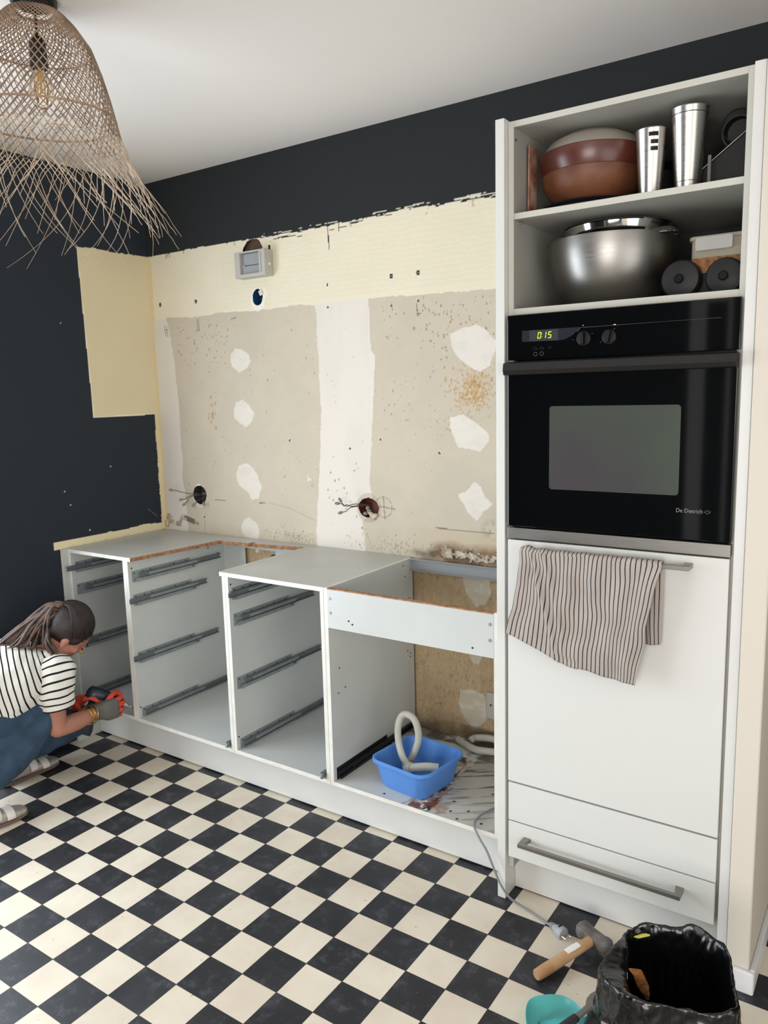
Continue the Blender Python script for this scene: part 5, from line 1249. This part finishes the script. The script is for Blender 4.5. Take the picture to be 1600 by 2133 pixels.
# hair: cap, gathered tail, loose strands falling onto the back
b = MB()
b.ball(hp(0, -0.020, 0.024), 0.080, 0.094, 0.090, M=MR, seg=36)
b.ball(hp(0.052, 0.012, 0.012), 0.026, 0.040, 0.036, M=MR); b.ball(hp(-0.052, 0.012, 0.012), 0.026, 0.040, 0.036, M=MR)
b.ball(hp(0, -0.066, -0.022), 0.058, 0.040, 0.062, M=MR)
b.ball(hp(0, -0.085, 0.055), 0.030, 0.032, 0.030, M=MR)
cap = remesh(b.build('hair', M_HAIR, PE, smooth='all'), 0.0045, 6)
cap['label'] = 'dark brown hair tied back'
tailr = random.Random(2)
b = MB()
base = hp(0, -0.098, 0.062)
tips = []
for k in range(34):
    a, c_ = tailr.uniform(-1, 1), tailr.uniform(0, 1)
    p0 = base+V3(tailr.uniform(-.018, .018), tailr.uniform(-.018, .018), tailr.uniform(-.014, .014))
    p1 = p0+V3(-0.022+0.02*a, -0.030, 0.006-0.012*c_)
    e = V3(0.265+0.055*a-0.05*c_, -0.905-0.115*c_+0.03*a, 0.595+0.020*c_+tailr.uniform(-.012, .012))
    p2 = (p1+e)/2+V3(-0.004, -0.012, 0.012-0.01*c_)
    e2 = e+V3(-0.020*c_+0.01*a, -0.045*c_-0.006, 0.004*c_-0.010)
    r = tailr.uniform(0.0045, 0.0085)
    b.tube(spline([p0, p1, p2, e, e2], 6), [r*(0.9-0.0*i) if i < 18 else r*max(0.12, 1-(i-17)/8) for i in range(25)], 7)
b.build('ponytail', M_HAIRL, PE, smooth='all')
b = MB()
for k in range(260):   # combed strands from the hairline back to the tie
    a = tailr.uniform(-2.15, 2.15); f0 = tailr.uniform(0.25, 1.25)
    pts_ = []
    for t in (0, .25, .5, .75, 1):
        th_ = f0*(1-t)+(-1.0)*t
        ca_ = math.cos(th_*1.15); y_ = -0.020+0.095*math.sin(th_*1.15)
        aa = a*(1-t*0.92)
        pts_.append(hp(0.0835*math.sin(aa)*max(ca_, 0.35), y_, 0.024+0.094*math.cos(aa)*max(ca_, 0.35)+0.012*t))
    r = tailr.uniform(0.0014, 0.0030); b.tube(spline(pts_, 5), [r*min(1, 0.3+i*0.2) for i in range(21)], 5)
b.build('hair_strands', M_HAIR, PE, smooth='all')
b = MB()
for k in range(22):  # nape hair and long ends lying on the shirt
    a = tailr.uniform(-1, 1)
    p0 = hp(0.035*a+0.02, -0.085, -0.010-0.02*abs(a)); e = V3(0.315+0.03*a, -0.865-0.03*tailr.random(), 0.565+tailr.uniform(-.012, .008))
    b.tube(spline([p0, (p0+e)/2+V3(0.005, -0.022, 0.0), e, e+V3(0.004, -0.022, -0.020)], 6), [0.0055]*10+[0.0055-0.0005*i for i in range(9)], 7)
for k in range(16):
    a = tailr.uniform(-1, 1)
    s0 = V3(0.205+0.04*a, -0.985, 0.612); b.tube(spline([s0, s0+V3(-0.03, -0.055, 0.004+.003*a), s0+V3(-0.06, -0.12, -0.006), s0+V3(-0.08, -0.19, -0.022)], 6), [0.0042]*12+[0.0042-0.0005*i for i in range(7)], 6)
b.build('loose_hair', M_HAIRL, PE, smooth='all')

# T-shirt: torso and sleeves as woven surfaces with the stripes running round them
def cloth_loft(name, keys, m, seg=72, sub=10, wr=0.004, s0=0.0, power=2.2, th=0.003, parent=PE, seed=1):
    """keys: (center, u, v) rings; smooth interpolation; attribute 'stripe' = distance along"""
    cs = spline([k[0] for k in keys], sub); us = spline([k[1] for k in keys], sub); vs_ = spline([k[2] for k in keys], sub)
    verts, st, L_ = [], [], s0
    for i, (c, u_, v_) in enumerate(zip(cs, us, vs_)):
        if i: L_ += (cs[i]-cs[i-1]).length
        for k in range(seg):
            a = 2*PI*k/seg; ca, sa = math.cos(a), math.sin(a); e = 2/power
            x = math.copysign(abs(ca)**e, ca); y = math.copysign(abs(sa)**e, sa)
            w = 1+wr*vnf(k*0.22+seed, i*0.16+seed)*14+wr*6*vnf(k*0.55, i*0.08+k*0.05+seed)
            verts.append(c+u_*x*w+v_*y*w); st.append(L_+0.004*vnf(k*0.15, i*0.1+seed))
    n = len(cs)
    fs = [(i*seg+k, i*seg+(k+1) % seg, (i+1)*seg+(k+1) % seg, (i+1)*seg+k) for i in range(n-1) for k in range(seg)]
    me = bpy.data.meshes.new(name); me.from_pydata(verts, [], fs)
    at = me.attributes.new('stripe', 'FLOAT', 'POINT'); at.data.foreach_set('value', st)
    me.polygons.foreach_set('use_smooth', [True]*len(me.polygons)); me.materials.append(m)
    o = bpy.data.objects.new(name, me); COL.objects.link(o); attach(o, parent)
    q = o.modifiers.new('t', 'SOLIDIFY'); q.thickness = th; q.offset = 1
    return o
sk = [(V3(0.165, -1.300, 0.370), V3(0.170, -0.060, -0.050), V3(0.02, -0.02, 0.165)),
      (V3(0.180, -1.200, 0.405), V3(0.180, -0.070, -0.060), V3(0.02, -0.03, 0.180)),
      (V3(0.200, -1.100, 0.437), V3(0.175, -0.085, -0.060), V3(0.02, -0.04, 0.170)),
      (V3(0.225, -1.005, 0.462), V3(0.165, -0.095, -0.050), V3(0.02, -0.045, 0.145)),
      (V3(0.243, -0.935, 0.482), V3(0.155, -0.090, -0.035), V3(0.015, -0.040, 0.116)),
      (V3(0.258, -0.890, 0.498), V3(0.122, -0.070, -0.020), V3(0.010, -0.040, 0.088)),
      (V3(0.268, -0.858, 0.515), V3(0.075, -0.045, 0.000), V3(0.0, -0.040, 0.060)),
      (V3(0.276, -0.840, 0.530), V3(0.057, -0.030, 0.010), V3(0.0, -0.036, 0.046))]
sh1 = cloth_loft('t_shirt', sk, M_SHIRT); sh1['label'] = 'white T-shirt with thin black stripes'
cloth_loft('sleeve', [(V3(0.268, -0.880, 0.492), V3(0.0, -0.070, 0.010), V3(0.02, 0.0, 0.060)), (V3(0.310, -0.885, 0.500), V3(0.0, -0.086, 0.010), V3(0.040, 0.0, 0.056)), (V3(0.352, -0.895, 0.480), V3(-0.01, -0.080, 0.0), V3(0.056, 0.0, 0.036)),
    (V3(0.378, -0.908, 0.445), V3(0, -0.072, 0.0), V3(0.058, 0.0, 0.012)), (V3(0.384, -0.916, 0.405), V3(0, -0.068, 0.0), V3(0.060, 0.0, 0.0)), (V3(0.385, -0.920, 0.362), V3(0, -0.064, 0), V3(0.060, 0, 0))], M_SHIRT, seg=56, wr=0.005, seed=4)
cloth_loft('sleeve', [(V3(0.255, -0.865, 0.495), V3(-0.01, -0.060, 0.010), V3(-0.02, 0.0, 0.055)), (V3(0.215, -0.845, 0.500), V3(-0.01, -0.075, 0.010), V3(-0.05, 0.0, 0.050)), (V3(0.165, -0.812, 0.480), V3(-0.01, -0.072, 0.0), V3(-0.050, 0.0, 0.036)),
    (V3(0.138, -0.800, 0.430), V3(0, -0.066, 0.0), V3(-0.056, 0.0, 0.0)), (V3(0.132, -0.810, 0.37), V3(0, -0.062, 0), V3(-0.056, 0, 0))], M_SHIRT, seg=56, wr=0.005, seed=9)
# jeans
b = MB()
b.ball(V3(0.16, -1.36, 0.345), 0.17, 0.13, 0.15, seg=24)
limb(b, [hipR+V3(0, -.02, 0), V3(0.29, -1.16, 0.362), kneeR+V3(0.0, 0.0, 0.0)], [0.108, 0.092, 0.068]); limb(b, [kneeR, V3(0.345, -1.10, 0.215), V3(0.340, -1.235, 0.150)], [0.068, 0.070, 0.058])
limb(b, [kneeR+V3(0, -0.01, -0.02), V3(0.32, -1.08, 0.28), V3(0.30, -1.2, 0.25)], [0.062, 0.075, 0.08])
limb(b, [hipL, V3(0.15, -1.00, 0.275), kneeL], [0.105, 0.088, 0.066]); limb(b, [kneeL, V3(0.160, -0.87, 0.150), V3(0.135, -0.965, 0.125)], [0.066, 0.068, 0.058])
jn = remesh(b.build('jeans', M_JEANS, PE, smooth='all'), 0.006, 6)
jn['label'] = 'faded blue jeans'
tj = bpy.data.textures.new('folds', 'CLOUDS'); tj.noise_scale = 0.05; dm = jn.modifiers.new('d', 'DISPLACE'); dm.texture = tj; dm.strength = 0.012; dm.texture_coords = 'GLOBAL'
# shoes
def shoe(heel, toe, name_label):  # slip-on shoe with two broad straps
    heel, toe = V3(*heel), V3(*toe); d_ = (toe-heel); L_ = d_.length; d_ = d_.normalized(); s_ = d_.cross(V3(0, 0, 1)).normalized(); z = V3(0, 0, 1)
    b = MB()
    b.loft([(heel+d_*L_*t+z*h, s_*w, z*hh) for t, w, h, hh in ((0, .022, .040, .026), (.05, .032, .042, .034), (.2, .036, .044, .036), (.42, .037, .040, .032), (.62, .043, .031, .024), (.82, .043, .024, .018), (.95, .032, .020, .014), (1.0, .016, .018, .009))], seg=24, power=2.4)
    b.ball(heel+d_*L_*0.16+z*0.062, 0.034, 0.040, 0.022)
    o = remesh(b.build('shoe', M_SHOE, PE, smooth='all'), 0.004, 4); o['label'] = name_label
    so = MB().loft([(heel+d_*L_*t+z*0.008, s_*w, z*0.0075) for t, w in ((-.01, .022), (.05, .034), (.2, .038), (.42, .038), (.62, .045), (.82, .045), (.95, .034), (1.01, .016))], seg=20, power=3).build('sole', M_SOLE, o, smooth='all')
    for t, w, h in ((.50, .041, .036), (.70, .045, .026)):
        c_ = heel+d_*L_*t+z*h
        arc = [c_+s_*((w+.002)*math.cos(a))+z*((h*0.9+0.006)*math.sin(a)) for a in [PI*k/16-0.15 for k in range(17)]]
        MB().loft([(p, d_*0.016, (p-c_).normalized()*0.0022) for p in arc], seg=10, power=3).build('strap', M_SOCK, o, smooth='all')
    bc_ = heel+d_*L_*.50+z*(.036+.034)+s_*0.012
    MB().box(-.009, .009, -.007, .007, 0, .003, M=TR(bc_)).build('buckle', M_CHROME, o, bevel=0.001)
shoe((0.120, -1.035, 0.0), (0.128, -0.785, 0.0), 'silver leather shoe, the farther one')
shoe((0.372, -1.335, 0.0), (0.398, -1.095, 0.0), 'silver leather shoe, the nearer one')

# hands in work gloves
def finger(b, pts, r0, r1):
    P_ = spline(pts, 4); n = len(P_)
    b.tube(P_, [r0+(r1-r0)*i/(n-1) for i in range(n)], 12); b.ball(P_[-1], r1, seg=12); b.ball(P_[0], r0, seg=12)
kR = [V3(0.405, -0.655, 0.300), V3(0.410, -0.652, 0.278), V3(0.409, -0.655, 0.256), V3(0.403, -0.662, 0.236)]
b = MB()
b.loft([(wrR+V3(-.002, -.014, 0.002), V3(0.030, -0.004, 0), V3(0, 0, 0.034)), (wrR+V3(0.004, 0.012, 0.002), V3(0.028, -0.004, 0), V3(0, 0.004, 0.036)), (V3(0.392, -0.695, 0.268), V3(0.023, -0.006, 0), V3(0.0, 0.004, 0.046)), (V3(0.403, -0.662, 0.267), V3(0.018, -0.006, 0), V3(0, 0.0, 0.044)), (V3(0.406, -0.652, 0.268), V3(0.012, -0.004, 0), V3(0, 0, 0.036))], seg=24, power=2.6)
gl = remesh(b.build('glove', M_GLOVEG, PE, smooth='all'), 0.003, 4); gl['label'] = 'grey coated back of the nearer work glove'
b = MB()
for i, (k, dz, ln) in enumerate(zip(kR, (0.012, 0.004, -0.004, -0.010), (1.0, 1.08, 1.0, 0.82))):
    finger(b, [k+V3(-0.004, -0.010, 0), k+V3(0.000, 0.012*ln, dz*.3), k+V3(-0.012, 0.028*ln, dz*.6), k+V3(-0.030, 0.032*ln, dz*.6), k+V3(-0.044, 0.022*ln, dz*.5)], 0.0110, 0.0085)
finger(b, [V3(0.385, -0.690, 0.302), V3(0.382, -0.668, 0.318), V3(0.374, -0.642, 0.322), V3(0.366, -0.620, 0.316)], 0.0125, 0.0095)
gf = remesh(b.build('glove_fingers', M_GLOVEO, PE, smooth='all'), 0.0024, 3); gf['label'] = 'orange knit fingers of the nearer work glove'
for k, (dy, tilt) in enumerate(((-0.042, 0.15), (-0.034, -0.1), (-0.026, 0.12), (-0.050, -0.2))):
    c = wrR+V3(0.0, dy, 0.001); dirv = (wrR-elR).normalized(); q = dirv.to_track_quat('Z', 'Y').to_matrix().to_4x4()
    R2 = TR(c) @ q @ Matrix.Rotation(tilt, 4, 'X'); rad = 0.0365+0.002*k
    MB().tube([R2 @ V3(rad*math.cos(a), rad*math.sin(a), 0) for a in [2*PI*t/40 for t in range(41)]], 0.0017, 8, caps=False).build('bracelet', M_GOLD, PE, smooth='all')
# farther hand, orange glove closed on the drill
b = MB()
b.loft([(wrL+V3(-.006, -.020, -0.004), V3(0.028, 0.010, 0), V3(0, 0, 0.026)), (wrL+V3(0.006, 0.004, 0.006), V3(0.028, 0.010, 0), V3(0, -0.004, 0.026)), (V3(0.245, -0.728, 0.292), V3(0.030, 0.010, 0.004), V3(0.004, -0.010, 0.022)), (V3(0.268, -0.712, 0.306), V3(0.030, 0.010, 0.0), V3(0.006, -0.010, 0.015))], seg=24, power=2.5)
for i, (o_, ln) in enumerate((((0.030, -0.018, 0.004), 1.0), ((0.018, -0.001, 0.006), 1.05), ((0.004, 0.014, 0.004), 1.0), ((-0.010, 0.026, 0.0), 0.85))):
    p = V3(0.262, -0.716, 0.305)+V3(*o_)
    finger(b, [p, p+V3(0.022, 0.010, 0.006)*ln, p+V3(0.046, 0.020, -0.002)*ln, p+V3(0.060, 0.026, -0.016)*ln], 0.0105, 0.0085)
finger(b, [V3(0.245, -0.745, 0.278), V3(0.268, -0.745, 0.262), V3(0.290, -0.738, 0.252), V3(0.304, -0.730, 0.252)], 0.012, 0.0095)
gg = remesh(b.build('glove', M_GLOVEO, PE, smooth='all'), 0.0026, 3); gg['label'] = 'orange work glove of the farther hand'

# ------------------------------------------------------------------ cordless drill held in both hands
DR = empty('cordless_drill', (0.30, -0.70, 0.20), 'dark navy cordless drill held in gloved hands at the corner cabinet', 'drill')
d0, d1, d2 = V3(0.300, -0.712, 0.330), V3(0.366, -0.612, 0.262), V3(0.392, -0.566, 0.228)
da = (d1-d0).normalized(); dsx = da.cross(V3(0, 0, 1)).normalized(); du = dsx.cross(da)
b = MB().loft([(d0-da*0.012, dsx*.016, du*.018), (d0-da*0.004, dsx*.026, du*.030), (d0+da*0.03, dsx*.030, du*.034), (d0+da*0.07, dsx*.029, du*.032), (d0+da*0.10, dsx*.024, du*.026), (d1, dsx*.019, du*.020), (d1+da*0.012, dsx*.015, du*.016)], seg=28, power=2.5)
b.build('motor_housing', M_DRILL, DR, smooth='all')
g0 = d0+da*0.035-du*0.02; g1 = V3(0.285, -0.745, 0.215)
b = MB().loft([(g0, dsx*.017, da*.024), ((g0+g1)/2, dsx*.016, da*.020), (g1, dsx*.020, da*.027)], seg=20, power=2.6); b.build('grip', M_DRILL, DR, smooth='all')
b = MB().loft([(g1+V3(-.002, -.004, .004), dsx*.034, da*.050), (g1+V3(-.006, -.010, -.020), dsx*.035, da*.052), (g1+V3(-.010, -.016, -.042), dsx*.032, da*.048)], seg=24, power=5); b.build('battery', M_DRILL, DR, smooth=True)
cx_ = (d2-d1).normalized(); e0 = d1+da*0.010
MB().tube([e0, e0+cx_*0.012, e0+cx_*0.020, e0+cx_*0.026], [0.013, 0.013, 0.011, 0.007], 20).build('chuck', M_CHROME, DR, smooth=True)
MB().tube([e0+cx_*0.026, d2], 0.0028, 8).build('bit', M_CHROME, DR, smooth='all')
